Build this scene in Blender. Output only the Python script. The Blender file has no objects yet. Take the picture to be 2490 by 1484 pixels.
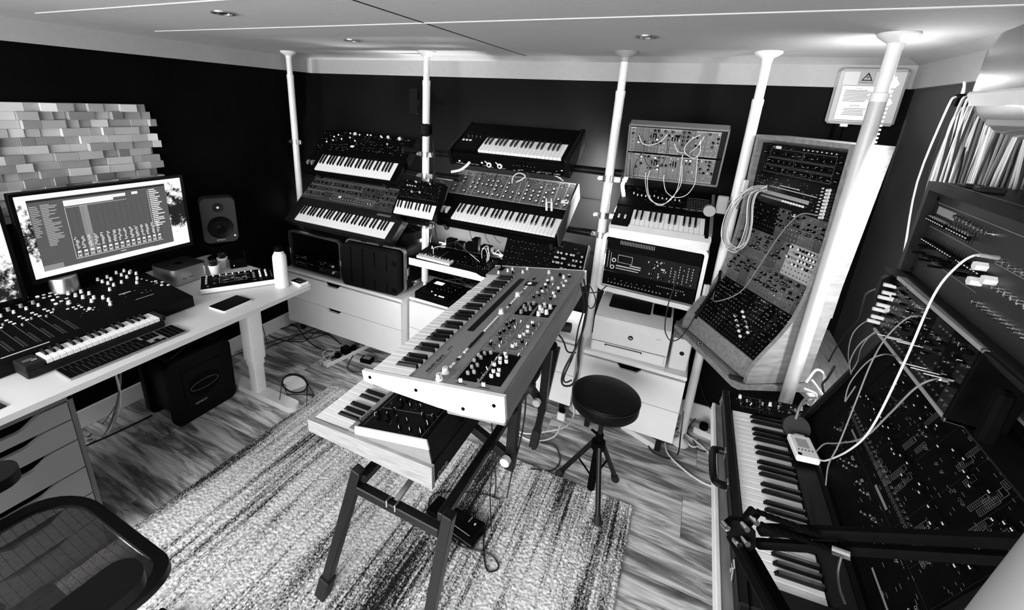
import bpy, math, random
from mathutils import Vector, Matrix, noise
random.seed(11)
S = bpy.context.scene; COL = S.collection
# ---------------------------------------------------------------- camera
RW = ((0.8986,0.4358,0.0503),(0.1772,-0.2556,-0.9504),(-0.4014,0.863,-0.3069))   # right, down, forward in world axes
FPX, CX, CY, HC = 1065.3, 1181.5, 594.4, 1.875
fwd = Vector(RW[2]).normalized(); rgt = Vector(RW[0]); rgt = (rgt - fwd*rgt.dot(fwd)).normalized(); up = rgt.cross(fwd)
cam_d = bpy.data.cameras.new('camera'); cam = bpy.data.objects.new('camera', cam_d); COL.objects.link(cam)
cam.matrix_world = Matrix.Translation((0,0,HC)) @ Matrix((rgt, up, -fwd)).transposed().to_4x4()
cam_d.sensor_width = 36; cam_d.lens = FPX/2490*36; cam_d.shift_x = (1245-CX)/2490; cam_d.shift_y = (CY-742)/2490
cam_d.clip_start = .02; S.camera = cam
def ray(px, py): return rgt*((px-CX)/FPX) - up*((py-CY)/FPX) + fwd
def ZP(px, py, z): r = ray(px,py); return Vector((0,0,HC)) + r*((z-HC)/r.z)
def YP(px, py, y): r = ray(px,py); return Vector((0,0,HC)) + r*(y/r.y)
def XP(px, py, x): r = ray(px,py); return Vector((0,0,HC)) + r*(x/r.x)
def DP(px, py, d): return Vector((0,0,HC)) + ray(px,py).normalized()*d
# ---------------------------------------------------------------- light
S.view_settings.view_transform = 'Standard'; S.view_settings.look = 'None'
S.view_settings.exposure = 0.0; S.view_settings.gamma = 1
W = bpy.data.worlds.new('world'); S.world = W; W.use_nodes = True
W.node_tree.nodes['Background'].inputs[0].default_value = (1,1,1,1); W.node_tree.nodes['Background'].inputs[1].default_value = 0.55
def area(name, loc, tgt, sx, sy, power, spread=180):
    l = bpy.data.lights.new(name, 'AREA'); l.shape = 'RECTANGLE'; l.size = sx; l.size_y = sy; l.energy = power; l.spread = math.radians(spread)
    o = bpy.data.objects.new(name, l); COL.objects.link(o); o.location = loc
    o.rotation_euler = (Vector(tgt)-Vector(loc)).to_track_quat('-Z','Y').to_euler(); return o
area('glazed_front_daylight', (-1.0,-1.9,1.5), (-1.1,2.0,.7), 3.6, 1.5, 215)
area('front_left_daylight', (-2.3,-1.5,1.9), (-1.6,1.6,.3), 1.2, 1.0, 75)
def point(name, loc, power, r=.02):
    l = bpy.data.lights.new(name, 'POINT'); l.energy = power; l.shadow_soft_size = r
    o = bpy.data.objects.new(name, l); COL.objects.link(o); o.location = loc; return o
point('pole_strip_light', (.575,2.03,2.0), 1.5, .015)
area('pole_strip_upward_light', (.57,2.03,1.97), (.25,2.6,2.12), .03, .10, 1.6, 150)
area('rack_side_strip_light', (.70,1.86,1.45), (.40,2.2,1.25), .04, 1.0, 6, 130)
area('gallery_strip_light_left', (-1.75,2.60,.86), (-1.75,2.75,1.35), .5, .04, 26)
area('gallery_strip_light_middle', (-1.2,2.62,.88), (-1.2,2.75,1.25), .8, .04, 75)
area('pole_strip_light_middle', (-.47,2.60,1.4), (-.6,2.75,1.35), .03, .5, 20)
point('pole_three_foot_light', (-.36,2.55,1.02), 1.6, .03)
area('corner_strip_light', (-2.6,2.6,.9), (-2.75,2.75,1.2), .04, .5, 6.0)
# ---------------------------------------------------------------- materials
def mat(name, c, rough=.5, metal=0, emis=0, spec=.5, var=0, vscale=20, stretch=None, bump=0, coat=0):
    m = bpy.data.materials.new(name); m.use_nodes = True; n = m.node_tree.nodes; L = m.node_tree.links; b = n['Principled BSDF']
    col = (c,c,c,1) if not hasattr(c,'__len__') else (*c,1)
    b.inputs['Base Color'].default_value = col; b.inputs['Roughness'].default_value = rough; b.inputs['Metallic'].default_value = metal
    b.inputs['Specular IOR Level'].default_value = spec
    if coat: b.inputs['Coat Weight'].default_value = coat
    if emis: b.inputs['Emission Color'].default_value = (1,1,1,1); b.inputs['Emission Strength'].default_value = emis
    if var or bump:
        tc = n.new('ShaderNodeTexCoord'); mp = n.new('ShaderNodeMapping'); nz = n.new('ShaderNodeTexNoise')
        nz.inputs['Scale'].default_value = vscale; nz.inputs['Detail'].default_value = 5
        if stretch: mp.inputs['Scale'].default_value = stretch
        L.new(tc.outputs['Object'], mp.inputs[0]); L.new(mp.outputs[0], nz.inputs['Vector'])
        if var:
            r = n.new('ShaderNodeMapRange'); r.inputs[1].default_value = .3; r.inputs[2].default_value = .7
            r.inputs[3].default_value = c*(1-var); r.inputs[4].default_value = min(c*(1+var),1)
            L.new(nz.outputs[0], r.inputs[0]); L.new(r.outputs[0], b.inputs['Base Color'])
        if bump:
            bp = n.new('ShaderNodeBump'); bp.inputs['Strength'].default_value = bump; bp.inputs['Distance'].default_value = .002
            L.new(nz.outputs[0], bp.inputs['Height']); L.new(bp.outputs[0], b.inputs['Normal'])
    return m
M = dict(
 black=mat('black_plastic',.002,.6,spec=.04,var=.3,vscale=40), gloss=mat('black_gloss',.002,.25,spec=.2), soft=mat('black_vinyl',.003,.42,spec=.14,bump=.2,vscale=200),
 panel=mat('black_panel_paint',.002,.6,spec=.04,var=.3,vscale=30), dark=mat('dark_grey_plastic',.011,.5,spec=.1,var=.2,vscale=30), grey=mat('grey_paint',.16,.5,var=.08,vscale=15),
 mid=mat('mid_grey_paint',.30,.5,var=.06,vscale=15), synthgrey=mat('synth_grey_paint',.22,.45,var=.05,vscale=60), white=mat('white_lacquer',.86,.35,var=.02,vscale=8),
 ivory=mat('white_key_plastic',.88,.25), bkey=mat('black_key_plastic',.003,.25,spec=.3), paint=mat('white_tube_paint',.8,.35,var=.04,vscale=20),
 print=mat('white_print',.55,.6), greyprint=mat('grey_print',.16,.6), cap=mat('pale_cap_plastic',.75,.35), greycap=mat('grey_cap_plastic',.22,.4),
 chrome=mat('chrome',.75,.15,1), steel=mat('brushed_steel',.45,.32,1,var=.1,vscale=60,stretch=(1,1,12)), alu=mat('cast_aluminium',.6,.35,1),
 led=mat('lit_lamp',.9,.4,emis=4), strip=mat('light_strip',.9,.4,emis=14), lcd=mat('lit_display',.6,.3,emis=1.1), dimlcd=mat('dim_display',.1,.3,emis=.12),
 woodl=mat('pale_ash_wood',.30,.5,var=.3,vscale=7,stretch=(8,1.5,45)), wood=mat('brown_wood',.13,.5,var=.35,vscale=7,stretch=(3,20,20)), blockw=mat('diffuser_wood',.40,.6,var=.12,vscale=7),
 ply=mat('birch_plywood',.22,.5,var=.25,vscale=5,stretch=(12,2,12)),
 joint=mat('joint_strip_paint',.66,.6),
 cove=mat('cove_paint',.34,.8,var=.03,vscale=30),
 ceil=mat('ceiling_paint',.50,.85,spec=.1,var=.03,vscale=60,bump=.3), wall=mat('black_wall_paint',.0015,.7,spec=.06,var=.5,vscale=3), wallb=mat('black_rear_wall_paint',.005,.7,spec=.03,var=.3,vscale=3),
 cream=mat('plug_white_plastic',.8,.4), cable=mat('black_cable_rubber',.008,.45), wcable=mat('white_cable_rubber',.75,.45), gcable=mat('grey_cable_rubber',.2,.45), rubber=mat('black_rubber',.006,.7),
 mesh=mat('chair_weave',.022,.6,spec=.2,var=.6,vscale=60,stretch=(14,1,1)), foamw=mat('grey_foam',.02,.8), pot=mat('white_ceramic',.85,.3), leaf=mat('dark_leaf',.015,.5,var=.4,vscale=60), mirror=mat('mirror_glass',.9,.03,1),
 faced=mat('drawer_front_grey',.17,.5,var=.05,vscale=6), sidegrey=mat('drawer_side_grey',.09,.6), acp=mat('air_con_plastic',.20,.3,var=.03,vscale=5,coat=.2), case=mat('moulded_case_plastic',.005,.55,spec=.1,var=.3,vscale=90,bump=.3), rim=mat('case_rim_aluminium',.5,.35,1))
# ---------------------------------------------------------------- geometry helpers
def V3(*a): return Vector(a)
def rrect(x0,y0,x1,y1,r,n=5):
    o = []
    for cx,cy,a in ((x1-r,y1-r,0),(x0+r,y1-r,90),(x0+r,y0+r,180),(x1-r,y0+r,270)):
        for i in range(n+1):
            t = math.radians(a+90*i/n); o.append((cx+r*math.cos(t), cy+r*math.sin(t)))
    return o
def smoothpts(p, k=6):
    p = [Vector(q) for q in p]; o = []
    if len(p) < 3: return p
    e = [p[0]*2-p[1]] + p + [p[-1]*2-p[-2]]
    for i in range(1, len(e)-2):
        a,b,c,d = e[i-1],e[i],e[i+1],e[i+2]
        for j in range(k):
            t = j/k; o.append(.5*((2*b)+(c-a)*t+(2*a-5*b+4*c-d)*t*t+(3*b-a-3*c+d)*t**3))
    return o + [p[-1]]
class MB:
    def __init__(s): s.v=[]; s.f=[]; s.k=[]; s.m=0; s.T=Matrix()
    def add(s, vs, fs):
        o = len(s.v); s.v += [s.T @ Vector(v) for v in vs]; s.f += [[i+o for i in f] for f in fs]; s.k += [s.m]*len(fs); return s
    def box(s, x0,y0,z0,x1,y1,z1, b=0):
        if x1<x0: x0,x1=x1,x0
        if y1<y0: y0,y1=y1,y0
        if z1<z0: z0,z1=z1,z0
        if not b:
            return s.add([(x,y,z) for x in (x0,x1) for y in (y0,y1) for z in (z0,z1)], [(0,1,3,2),(4,6,7,5),(0,4,5,1),(2,3,7,6),(0,2,6,4),(1,5,7,3)])
        b = min(b,(x1-x0)/2.01,(y1-y0)/2.01,(z1-z0)/2.01); vs=[]; ix={}
        for i,(x,sx) in enumerate(((x0,1),(x1,-1))):
            for j,(y,sy) in enumerate(((y0,1),(y1,-1))):
                for k,(z,sz) in enumerate(((z0,1),(z1,-1))):
                    ix[i,j,k]=len(vs); vs += [(x,y+sy*b,z+sz*b),(x+sx*b,y,z+sz*b),(x+sx*b,y+sy*b,z)]
        fs=[]; g=lambda i,j,k,a: ix[i,j,k]+a
        for i in (0,1): f=[g(i,0,0,0),g(i,0,1,0),g(i,1,1,0),g(i,1,0,0)]; fs.append(f if i==0 else f[::-1])
        for j in (0,1): f=[g(0,j,0,1),g(1,j,0,1),g(1,j,1,1),g(0,j,1,1)]; fs.append(f if j==0 else f[::-1])
        for k in (0,1): f=[g(0,0,k,2),g(0,1,k,2),g(1,1,k,2),g(1,0,k,2)]; fs.append(f if k==0 else f[::-1])
        for j in (0,1):
            for k in (0,1):
                f=[g(0,j,k,1),g(0,j,k,2),g(1,j,k,2),g(1,j,k,1)]; fs.append(f if (j+k)%2==0 else f[::-1])
        for i in (0,1):
            for k in (0,1):
                f=[g(i,0,k,2),g(i,0,k,0),g(i,1,k,0),g(i,1,k,2)]; fs.append(f if (i+k)%2==0 else f[::-1])
        for i in (0,1):
            for j in (0,1):
                f=[g(i,j,0,0),g(i,j,0,1),g(i,j,1,1),g(i,j,1,0)]; fs.append(f if (i+j)%2==0 else f[::-1])
        for c in ix:
            f=[ix[c],ix[c]+1,ix[c]+2]; fs.append(f if sum(c)%2==1 else f[::-1])
        return s.add(vs,fs)
    def cyl(s, p, q, r, r2=None, n=14, cap=True):
        p=Vector(p); q=Vector(q); r2=r if r2 is None else r2; d=(q-p).normalized(); a=d.orthogonal().normalized(); b=d.cross(a)
        vs=[c+(a*math.cos(2*math.pi*i/n)+b*math.sin(2*math.pi*i/n))*rr for c,rr in ((p,r),(q,r2)) for i in range(n)]
        fs=[(i,(i+1)%n,n+(i+1)%n,n+i) for i in range(n)]
        if cap: fs += [tuple(range(n))[::-1], tuple(range(n,2*n))]
        return s.add(vs,fs)
    def tube(s, pts, r, n=6):
        pts=[Vector(p) for p in pts]; vs=[]; fs=[]; N=len(pts); a=None
        for i,p in enumerate(pts):
            d=(pts[min(i+1,N-1)]-pts[max(i-1,0)])
            d = d.normalized() if d.length>1e-9 else Vector((0,0,1))
            a = (d.orthogonal() if a is None else a-d*a.dot(d)).normalized(); b=d.cross(a)
            rr = r[i] if hasattr(r,'__len__') else r
            vs += [p+(a*math.cos(2*math.pi*k/n)+b*math.sin(2*math.pi*k/n))*rr for k in range(n)]
            if i: fs += [((i-1)*n+k,(i-1)*n+(k+1)%n,i*n+(k+1)%n,i*n+k) for k in range(n)]
        fs += [tuple(range(n))[::-1], tuple(range((N-1)*n,N*n))]
        return s.add(vs,fs)
    def prism(s, poly, a, b, ax='x'):
        n=len(poly); e={'x':lambda u,v,t:(t,u,v),'y':lambda u,v,t:(u,t,v),'z':lambda u,v,t:(u,v,t)}[ax]
        return s.add([e(u,v,t) for t in (a,b) for u,v in poly], [tuple(range(n))[::-1],tuple(range(n,2*n))]+[(i,(i+1)%n,n+(i+1)%n,n+i) for i in range(n)])
    def lathe(s, prof, n=24, c=(0,0,0)):
        c=Vector(c); m=len(prof); vs=[c+Vector((r*math.cos(2*math.pi*i/n),r*math.sin(2*math.pi*i/n),z)) for r,z in prof for i in range(n)]
        return s.add(vs,[(j*n+i,j*n+(i+1)%n,(j+1)*n+(i+1)%n,(j+1)*n+i) for j in range(m-1) for i in range(n)]+[tuple(range(n))[::-1],tuple(range((m-1)*n,m*n))])
    def quad(s, a,b,c,d): return s.add([a,b,c,d],[(0,1,2,3)])
    def flat(s, x0,y0,x1,y1,z): return s.add([(x0,y0,z),(x1,y0,z),(x1,y1,z),(x0,y1,z)],[(0,1,2,3)])
    def rim(s, outer, inner, z0, z1, ax='z'):   # a frame between two outlines
        n=len(outer); e={'x':lambda u,v,t:(t,u,v),'y':lambda u,v,t:(u,t,v),'z':lambda u,v,t:(u,v,t)}[ax]
        vs=[e(*p,z0) for p in outer]+[e(*p,z1) for p in outer]+[e(*p,z0) for p in inner]+[e(*p,z1) for p in inner]; fs=[]
        for i in range(n):
            j=(i+1)%n; fs += [(i,j,n+j,n+i),(2*n+j,2*n+i,3*n+i,3*n+j),(n+i,n+j,3*n+j,3*n+i),(j,i,2*n+i,2*n+j)]
        return s.add(vs,fs)
    def mesh(s, name, mats, smooth=30):
        me=bpy.data.meshes.new(name); me.from_pydata([tuple(v) for v in s.v],[],s.f)
        for m in (mats if isinstance(mats,(list,tuple)) else [mats]): me.materials.append(M[m] if isinstance(m,str) else m)
        if any(s.k): me.polygons.foreach_set('material_index', s.k)
        if smooth:
            me.shade_smooth(); me.set_sharp_from_angle(angle=math.radians(smooth))
        me.update(); return me
    def build(s, name, mats, parent=None, smooth=30, **kw):
        if isinstance(parent,(tuple,list)): kw['loc']=parent; parent=None
        return put(name, s.mesh(name,mats,smooth), parent, **kw)
def put(name, me, parent=None, loc=None, rot=None, scl=None, label=None, cat=None, group=None, kind=None):
    o=bpy.data.objects.new(name, me); COL.objects.link(o)
    if parent is not None: o.parent=parent
    if loc is not None: o.location=loc
    if rot is not None: o.rotation_euler=rot
    if scl is not None: o.scale=(scl,)*3 if not hasattr(scl,'__len__') else scl
    for k,v in (('label',label),('category',cat),('group',group),('kind',kind)):
        if v: o[k]=v
    return o
def thing(name, label, cat, loc=(0,0,0), yaw=0, tilt=0, group=None):
    o=bpy.data.objects.new(name, None); COL.objects.link(o); o.empty_display_size=.05
    R=Matrix.Rotation(math.radians(yaw),4,'Z') @ Matrix.Rotation(math.radians(tilt),4,'X')
    o.matrix_world = Matrix.Translation(loc) @ R
    o['label']=label; o['category']=cat
    if group: o['group']=group
    return o
def B(*a, b=0): return MB().box(*a, b=b)
def part(parent, name, m, *boxes, b=.002, **kw):
    sets=[]                                           # boxes that touch make one piece; separate pieces become objects of their own
    for q in boxes:
        q=[min(q[0],q[3]),min(q[1],q[4]),min(q[2],q[5]),max(q[0],q[3]),max(q[1],q[4]),max(q[2],q[5])]
        hit=[g for g in sets if any(all(q[i]<=h[i+3]+.0015 and h[i]<=q[i+3]+.0015 for i in range(3)) for h in g)]
        sets=[g for g in sets if g not in hit]+[sum(hit,[])+[q]]
    for g in sets:
        mb=MB()
        for q in g: mb.box(*q, b=b)
        o=mb.build(name, m, parent, **kw)
    return o
_tx={}
def text(parent, name, s, x, y, z, size, m='print', rot=(0,0,0), ex=.0002, align='LEFT', shear=0):
    c=bpy.data.curves.new('lettering','FONT'); c.body=s; c.size=size; c.extrude=ex; c.align_x=align; c.resolution_u=2; c.shear=shear
    t=bpy.data.objects.new('t',c); COL.objects.link(t)
    me=bpy.data.meshes.new_from_object(t); bpy.data.objects.remove(t); me.materials.clear(); me.materials.append(M[m])
    return put(name, me, parent, loc=(x,y,z), rot=rot)
# knobs, sliders and sockets share their meshes
def _knob(r,h,body,mark,cap=None):
    mb=MB(); mb.cyl((0,0,0),(0,0,h*.25),r*1.12,r,n=14); mb.cyl((0,0,h*.25),(0,0,h),r*.92,r*.8,n=14)
    mb.m=1; mb.box(-r*.12,0,h,r*.12,r*.8,h+.0006); mb.box(-r*.12,r*.7,h*.3,r*.12,r*.96,h)
    return mb.mesh('knob',[body,mark])
KN=dict(b=_knob(.007,.014,'black','print'), B=_knob(.011,.017,'black','print'), s=_knob(.0045,.011,'black','print'), w=_knob(.007,.016,'cap','greycap'), W=_knob(.011,.018,'cap','greycap'),
        t=_knob(.004,.009,'cap','greycap'), g=_knob(.007,.015,'greycap','print'), c=_knob(.006,.013,'black','cap'), G=_knob(.010,.016,'dark','print'), m=_knob(.005,.012,'chrome','black'))
KN['C']=MB().cyl((0,0,0),(0,0,.010),.0072,n=14).mesh('knob','black'); _m=MB(); _m.cyl((0,0,0),(0,0,.011),.0072,n=14); _m.m=1; _m.cyl((0,0,.011),(0,0,.0125),.0066,n=14); KN['C']=_m.mesh('knob',['black','cap'])
def knob(p, x, y, z=0, k='b', a=None, scl=1): return put('knob', KN[k], p, loc=(x,y,z), rot=(0,0,math.radians(random.uniform(-140,140) if a is None else a)), scl=scl)
def _fader(m,cap): mb=MB(); mb.box(-.003,-.0055,.004,.003,.0055,.014,b=.0015); mb.m=1; mb.box(-.0032,-.0012,.0135,.0032,.0012,.0145); mb.m=2; mb.box(-.0006,-.017,-.0002,.0006,.017,.0004); return mb.mesh('slider_cap',[m,cap,'panel'])
FD=dict(w=_fader('cap','black'), b=_fader('black','cap'), g=_fader('greycap','print'))
def fader(p, x, y, z=0, k='w', rot=0, scl=1): return put('slider', FD[k], p, loc=(x,y,z), rot=(0,0,rot), scl=scl)
_sw=MB(); _sw.cyl((0,0,0),(0,0,.003),.0035,n=8); _sw.cyl((0,0,.003),(.002,.005,.011),.0014,.0022,n=8); KN['sw']=_sw.mesh('toggle_switch','chrome')
def switch(p,x,y,z=0,a=0): return put('toggle_switch', KN['sw'], p, loc=(x,y,z), rot=(0,0,a))
def button_mesh(w,d,h,m): return B(-w/2,-d/2,0,w/2,d/2,h,b=.0008).mesh('button',m)
BT=dict(w=button_mesh(.010,.008,.004,'cap'), l=button_mesh(.010,.008,.004,'led'), b=button_mesh(.010,.008,.004,'dark'), g=button_mesh(.010,.008,.004,'greycap'))
def button(p,x,y,z=0,k='w',scl=1,rot=0): return put('button', BT[k], p, loc=(x,y,z), scl=scl, rot=(0,0,rot))
def sockets(p, pts, z=0, m='chrome', r=.0036, name='sockets'):
    mb=MB()
    for x,y in pts:
        mb.m=0; mb.cyl((x,y,z),(x,y,z+.0022),r,r*.9,n=8); mb.m=1; mb.cyl((x,y,z+.0022),(x,y,z+.0025),r*.5,n=6)
    return mb.build(name,[m,'black'],p,kind='stuff')
def prints(p, items, z=.0004, m='print', name='panel_print'):
    mb=MB()
    for it in items:
        if len(it)==4: mb.flat(*it, z)
        else:
            x0,y0,x1,y1,w=it
            for q in ((x0,y0,x1,y0+w),(x0,y1-w,x1,y1),(x0,y0,x0+w,y1),(x1-w,y0,x1,y1)): mb.flat(*q,z)
    return mb.build(name,m,p,smooth=0,kind='stuff')
def legends(x0,y0,x1,y1,n,wmin=.004,wmax=.016,h=.0012,seed=1):
    r=random.Random(seed); o=[]
    for _ in range(n):
        x=r.uniform(x0,x1); y=r.uniform(y0,y1); w=r.uniform(wmin,wmax); o.append((x,y,min(x+w,x1),y+h))
    return o
_kc={}
def keybed(p, n, w=.0235, L=.14, x0=0, y0=0, z0=0, start=0, bl=.62, bm='bkey', wm='ivory', slim=1):
    key=(w,L,bl,wm)
    if key not in _kc:
        a=MB().box(.0006,0,-.018,w-.0006,L,0,b=.0012).mesh('white_key',wm)
        h=.010*min(1,w/.0235); bw=w*.52; y1=L*(1-bl)
        q=MB(); q.add([(-bw/2,y1,-.004),(bw/2,y1,-.004),(bw/2,L,-.004),(-bw/2,L,-.004),(-bw*.36,y1+.011,h),(bw*.36,y1+.011,h),(bw*.36,L,h+.001),(-bw*.36,L,h+.001)],[(3,2,1,0),(4,5,6,7),(0,1,5,4),(1,2,6,5),(2,3,7,6),(3,0,4,7)])
        _kc[key]=(a,q.mesh('black_key',bm,smooth=0))
    a,b=_kc[key]
    for i in range(n):
        put('white_key',a,p,loc=(x0+i*w,y0,z0+random.uniform(-.0003,.0003)))
        s=(i+start)%7
        if s in (0,1,3,4,5) and i<n-1:
            put('black_key',b,p,loc=(x0+(i+1)*w+{0:-.002,1:.002,3:-.003,4:0,5:.003}[s]*w/.0235,y0,z0))
def cable(name, label, pts, r=.003, m='cable', group=None, k=6, cat='cable', n=6, plug=None):
    sp=smoothpts(pts,k)
    o=MB().tube(sp,r,n).build(name,m,label=label,cat=cat,group=group)
    if plug:
        for e,q in plug:
            a=sp[0] if e==0 else sp[-1]; d=(a-(sp[1] if e==0 else sp[-2])).normalized()
            MB().cyl(a-d*.004,a+d*q,r*1.9,r*2.3,n=8).build('plug',m,o)
    return o
# ---------------------------------------------------------------- room
LW, BW, RWX, CZ, FY = -2.884, 2.755, .83, 2.166, -1.3
def struct(name, mb, m, **kw): return mb.build(name, m, kind='structure', **kw)
floor=struct('floor', B(LW-.1,FY,-.06,RWX+.1,BW+.1,-.012), 'black')
def plank_mat():
    m=bpy.data.materials.new('floor_board_laminate'); m.use_nodes=True; n=m.node_tree.nodes; L=m.node_tree.links; b=n['Principled BSDF']; b.inputs['Roughness'].default_value=.42
    tc=n.new('ShaderNodeTexCoord'); oi=n.new('ShaderNodeObjectInfo'); mp=n.new('ShaderNodeMapping'); mp.inputs['Scale'].default_value=(1.1,7,1)
    ad=n.new('ShaderNodeVectorMath'); ad.operation='ADD'; mu=n.new('ShaderNodeMath'); mu.operation='MULTIPLY'; mu.inputs[1].default_value=40
    L.new(oi.outputs['Random'],mu.inputs[0]); L.new(tc.outputs['Object'],mp.inputs[0]); L.new(mp.outputs[0],ad.inputs[0]); L.new(mu.outputs[0],ad.inputs[1])
    n1=n.new('ShaderNodeTexNoise'); n1.inputs['Scale'].default_value=2.2; n1.inputs['Detail'].default_value=7; n1.inputs['Distortion'].default_value=.7; n1.inputs['Roughness'].default_value=.62
    L.new(ad.outputs[0],n1.inputs['Vector'])
    mp2=n.new('ShaderNodeMapping'); mp2.inputs['Scale'].default_value=(3,40,1); n2=n.new('ShaderNodeTexNoise'); n2.inputs['Scale'].default_value=1.5; n2.inputs['Detail'].default_value=4
    L.new(tc.outputs['Object'],mp2.inputs[0]); L.new(mp2.outputs[0],n2.inputs['Vector'])
    r1=n.new('ShaderNodeValToRGB'); e=r1.color_ramp.elements; e[0].position=.30; e[0].color=(.06,.06,.06,1); e[1].position=.565; e[1].color=(.84,.84,.84,1)
    x=r1.color_ramp.elements.new(.45); x.color=(.30,.30,.30,1)
    L.new(n1.outputs[0],r1.inputs[0])
    r2=n.new('ShaderNodeMapRange'); r2.inputs[1].default_value=.35; r2.inputs[2].default_value=.6; r2.inputs[3].default_value=.62; r2.inputs[4].default_value=1.08; L.new(n2.outputs[0],r2.inputs[0])
    r3=n.new('ShaderNodeMapRange'); r3.inputs[3].default_value=.75; r3.inputs[4].default_value=1.15; L.new(oi.outputs['Random'],r3.inputs[0])
    k1=n.new('ShaderNodeMixRGB'); k1.blend_type='MULTIPLY'; k1.inputs[0].default_value=1; L.new(r1.outputs[0],k1.inputs[1]); L.new(r2.outputs[0],k1.inputs[2])
    k2=n.new('ShaderNodeMixRGB'); k2.blend_type='MULTIPLY'; k2.inputs[0].default_value=1; L.new(k1.outputs[0],k2.inputs[1]); L.new(r3.outputs[0],k2.inputs[2])
    L.new(k2.outputs[0],b.inputs['Base Color']); return m
PM=plank_mat(); rows=[1.80-.2555*i for i in range(-4,13)]
for ri,y in enumerate(rows):
    y0,y1=max(y,FY),min(y+.2555,BW)
    if y1<=y0: continue
    x=LW - (ri*.47)%1.25 + (.37 if ri==2 else 0)
    while x<RWX:
        xa,xb=max(x,LW),min(x+1.25,RWX)
        if xb-xa>.03:
            me=MB().box(-(xb-xa)/2+.0007,-(y1-y0)/2+.0007,-.012,(xb-xa)/2-.0007,(y1-y0)/2-.0007,0,b=.0012).mesh('plank',PM,smooth=0)
            put('plank',me,floor,loc=((xa+xb)/2,(y0+y1)/2,0))
        x+=1.25
struct('wall_left', B(LW-.1,FY,0,LW,BW+.1,CZ+.1), 'wall')
struct('wall_back', B(LW-.1,BW,0,RWX+.1,BW+.1,CZ+.1), 'wallb')
# seams between the boards of the rear wall
struct('wall_right', B(RWX,FY,0,RWX+.1,BW+.1,CZ+.1), mat('lit_side_wall_paint',.075,.6,spec=.1,var=.2,vscale=3))  # wall black lifted to grey: the light on this side is in the colour
wf=MB(); wf.box(LW-.1,FY-.1,2.06,RWX+.1,FY,CZ+.1); wf.box(LW-.1,FY-.1,0,LW+.06,FY,2.06); wf.box(RWX-.06,FY-.1,0,RWX+.1,FY,2.06); wf.box(LW-.1,FY-.1,-.06,RWX+.1,FY,.06); struct('wall_front', wf, 'wall')
wn=struct('window_1', MB().box(LW+.06,FY-.06,2.02,RWX-.06,FY-.02,2.06).box(LW+.06,FY-.06,.06,RWX-.06,FY-.02,.10), 'dark')
for x in (LW+.06,-1.95,-1.05,-.15,RWX-.10): part(wn,'mullion','dark',(x,FY-.06,.06,x+.04,FY-.02,2.06))
for i,(z,x0,x1) in enumerate(((1.33,-.98,-.45),(.98,-1.9,-.45))): struct('trim_%d'%(i+5), B(x0,BW-.006,z,x1,BW,z+.004), 'black')
c=struct('ceiling', B(LW-.1,FY,CZ,RWX+.1,BW+.1,CZ+.08), 'black')
xs=[LW,-1.045,RWX]; ys=[FY,.35,1.082,1.575,BW]; ys=[FY,-.15,1.082,1.575,BW]
for a in range(2):
    for b_ in range(4):
        part(c,'ceiling_panel','ceil',(xs[a]+.002,ys[b_]+.002,CZ-.009,xs[a+1]-.002,ys[b_+1]-.002,CZ),b=.002)
for y in (1.082,1.575): part(c,'joint_strip',M['joint'],(LW+.1,y-.006,CZ-.012,RWX-.1,y+.006,CZ-.008),b=.001)
part(c,'joint_shadow_strip','dark',(-1.049,FY,CZ-.0105,-1.041,BW-.08,CZ-.0085),b=.0005)
cv=.08
struct('trim_1', MB().prism([(BW-.02,CZ-.135),(BW,CZ-.135),(BW,CZ),(BW-cv,CZ),(BW-cv,CZ-.009),(BW-.02,CZ-.035)],LW,RWX,'x'),'cove')
struct('trim_2', MB().prism([(LW+.02,CZ-.135),(LW,CZ-.135),(LW,CZ),(LW+cv,CZ),(LW+cv,CZ-.009),(LW+.02,CZ-.035)][::-1],FY,BW-.02,'y'),'cove')
struct('trim_3', MB().prism([(RWX-.02,CZ-.135),(RWX,CZ-.135),(RWX,CZ),(RWX-cv,CZ),(RWX-cv,CZ-.009),(RWX-.02,CZ-.035)],FY,BW-.02,'y'),'cove')
struct('baseboard_left', MB().box(LW,FY,0,LW+.016,BW,.115,b=.004),'white')
struct('baseboard_back', MB().box(LW+.016,BW-.016,0,RWX-.016,BW,.115,b=.004),'white')
struct('baseboard_right', MB().box(RWX-.016,FY,0,RWX,BW,.115,b=.004),'white')
for i,(px,py,w) in enumerate(((543,30,'nearest the left edge of the ceiling, above the monitors'),(856,97,'between the two left white poles'),(1573,88,'in front of the third white pole'))):
    q=ZP(px,py,CZ-.009); t=thing('recessed_spotlight','chrome ringed recessed ceiling spotlight '+w,'ceiling light',q,group='recessed ceiling spotlights')
    MB().rim([(math.cos(a/24*6.2832)*.043,math.sin(a/24*6.2832)*.043) for a in range(24)],[(math.cos(a/24*6.2832)*.031,math.sin(a/24*6.2832)*.031) for a in range(24)],-.006,0).build('ring','steel',t)
    MB().cyl((0,0,-.0015),(0,0,0),.031,n=24).build('recess','gloss',t); MB().lathe([(.016,-.005),(.014,-.003),(.002,-.0025)],16).build('bulb_face','chrome',t)
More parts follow.
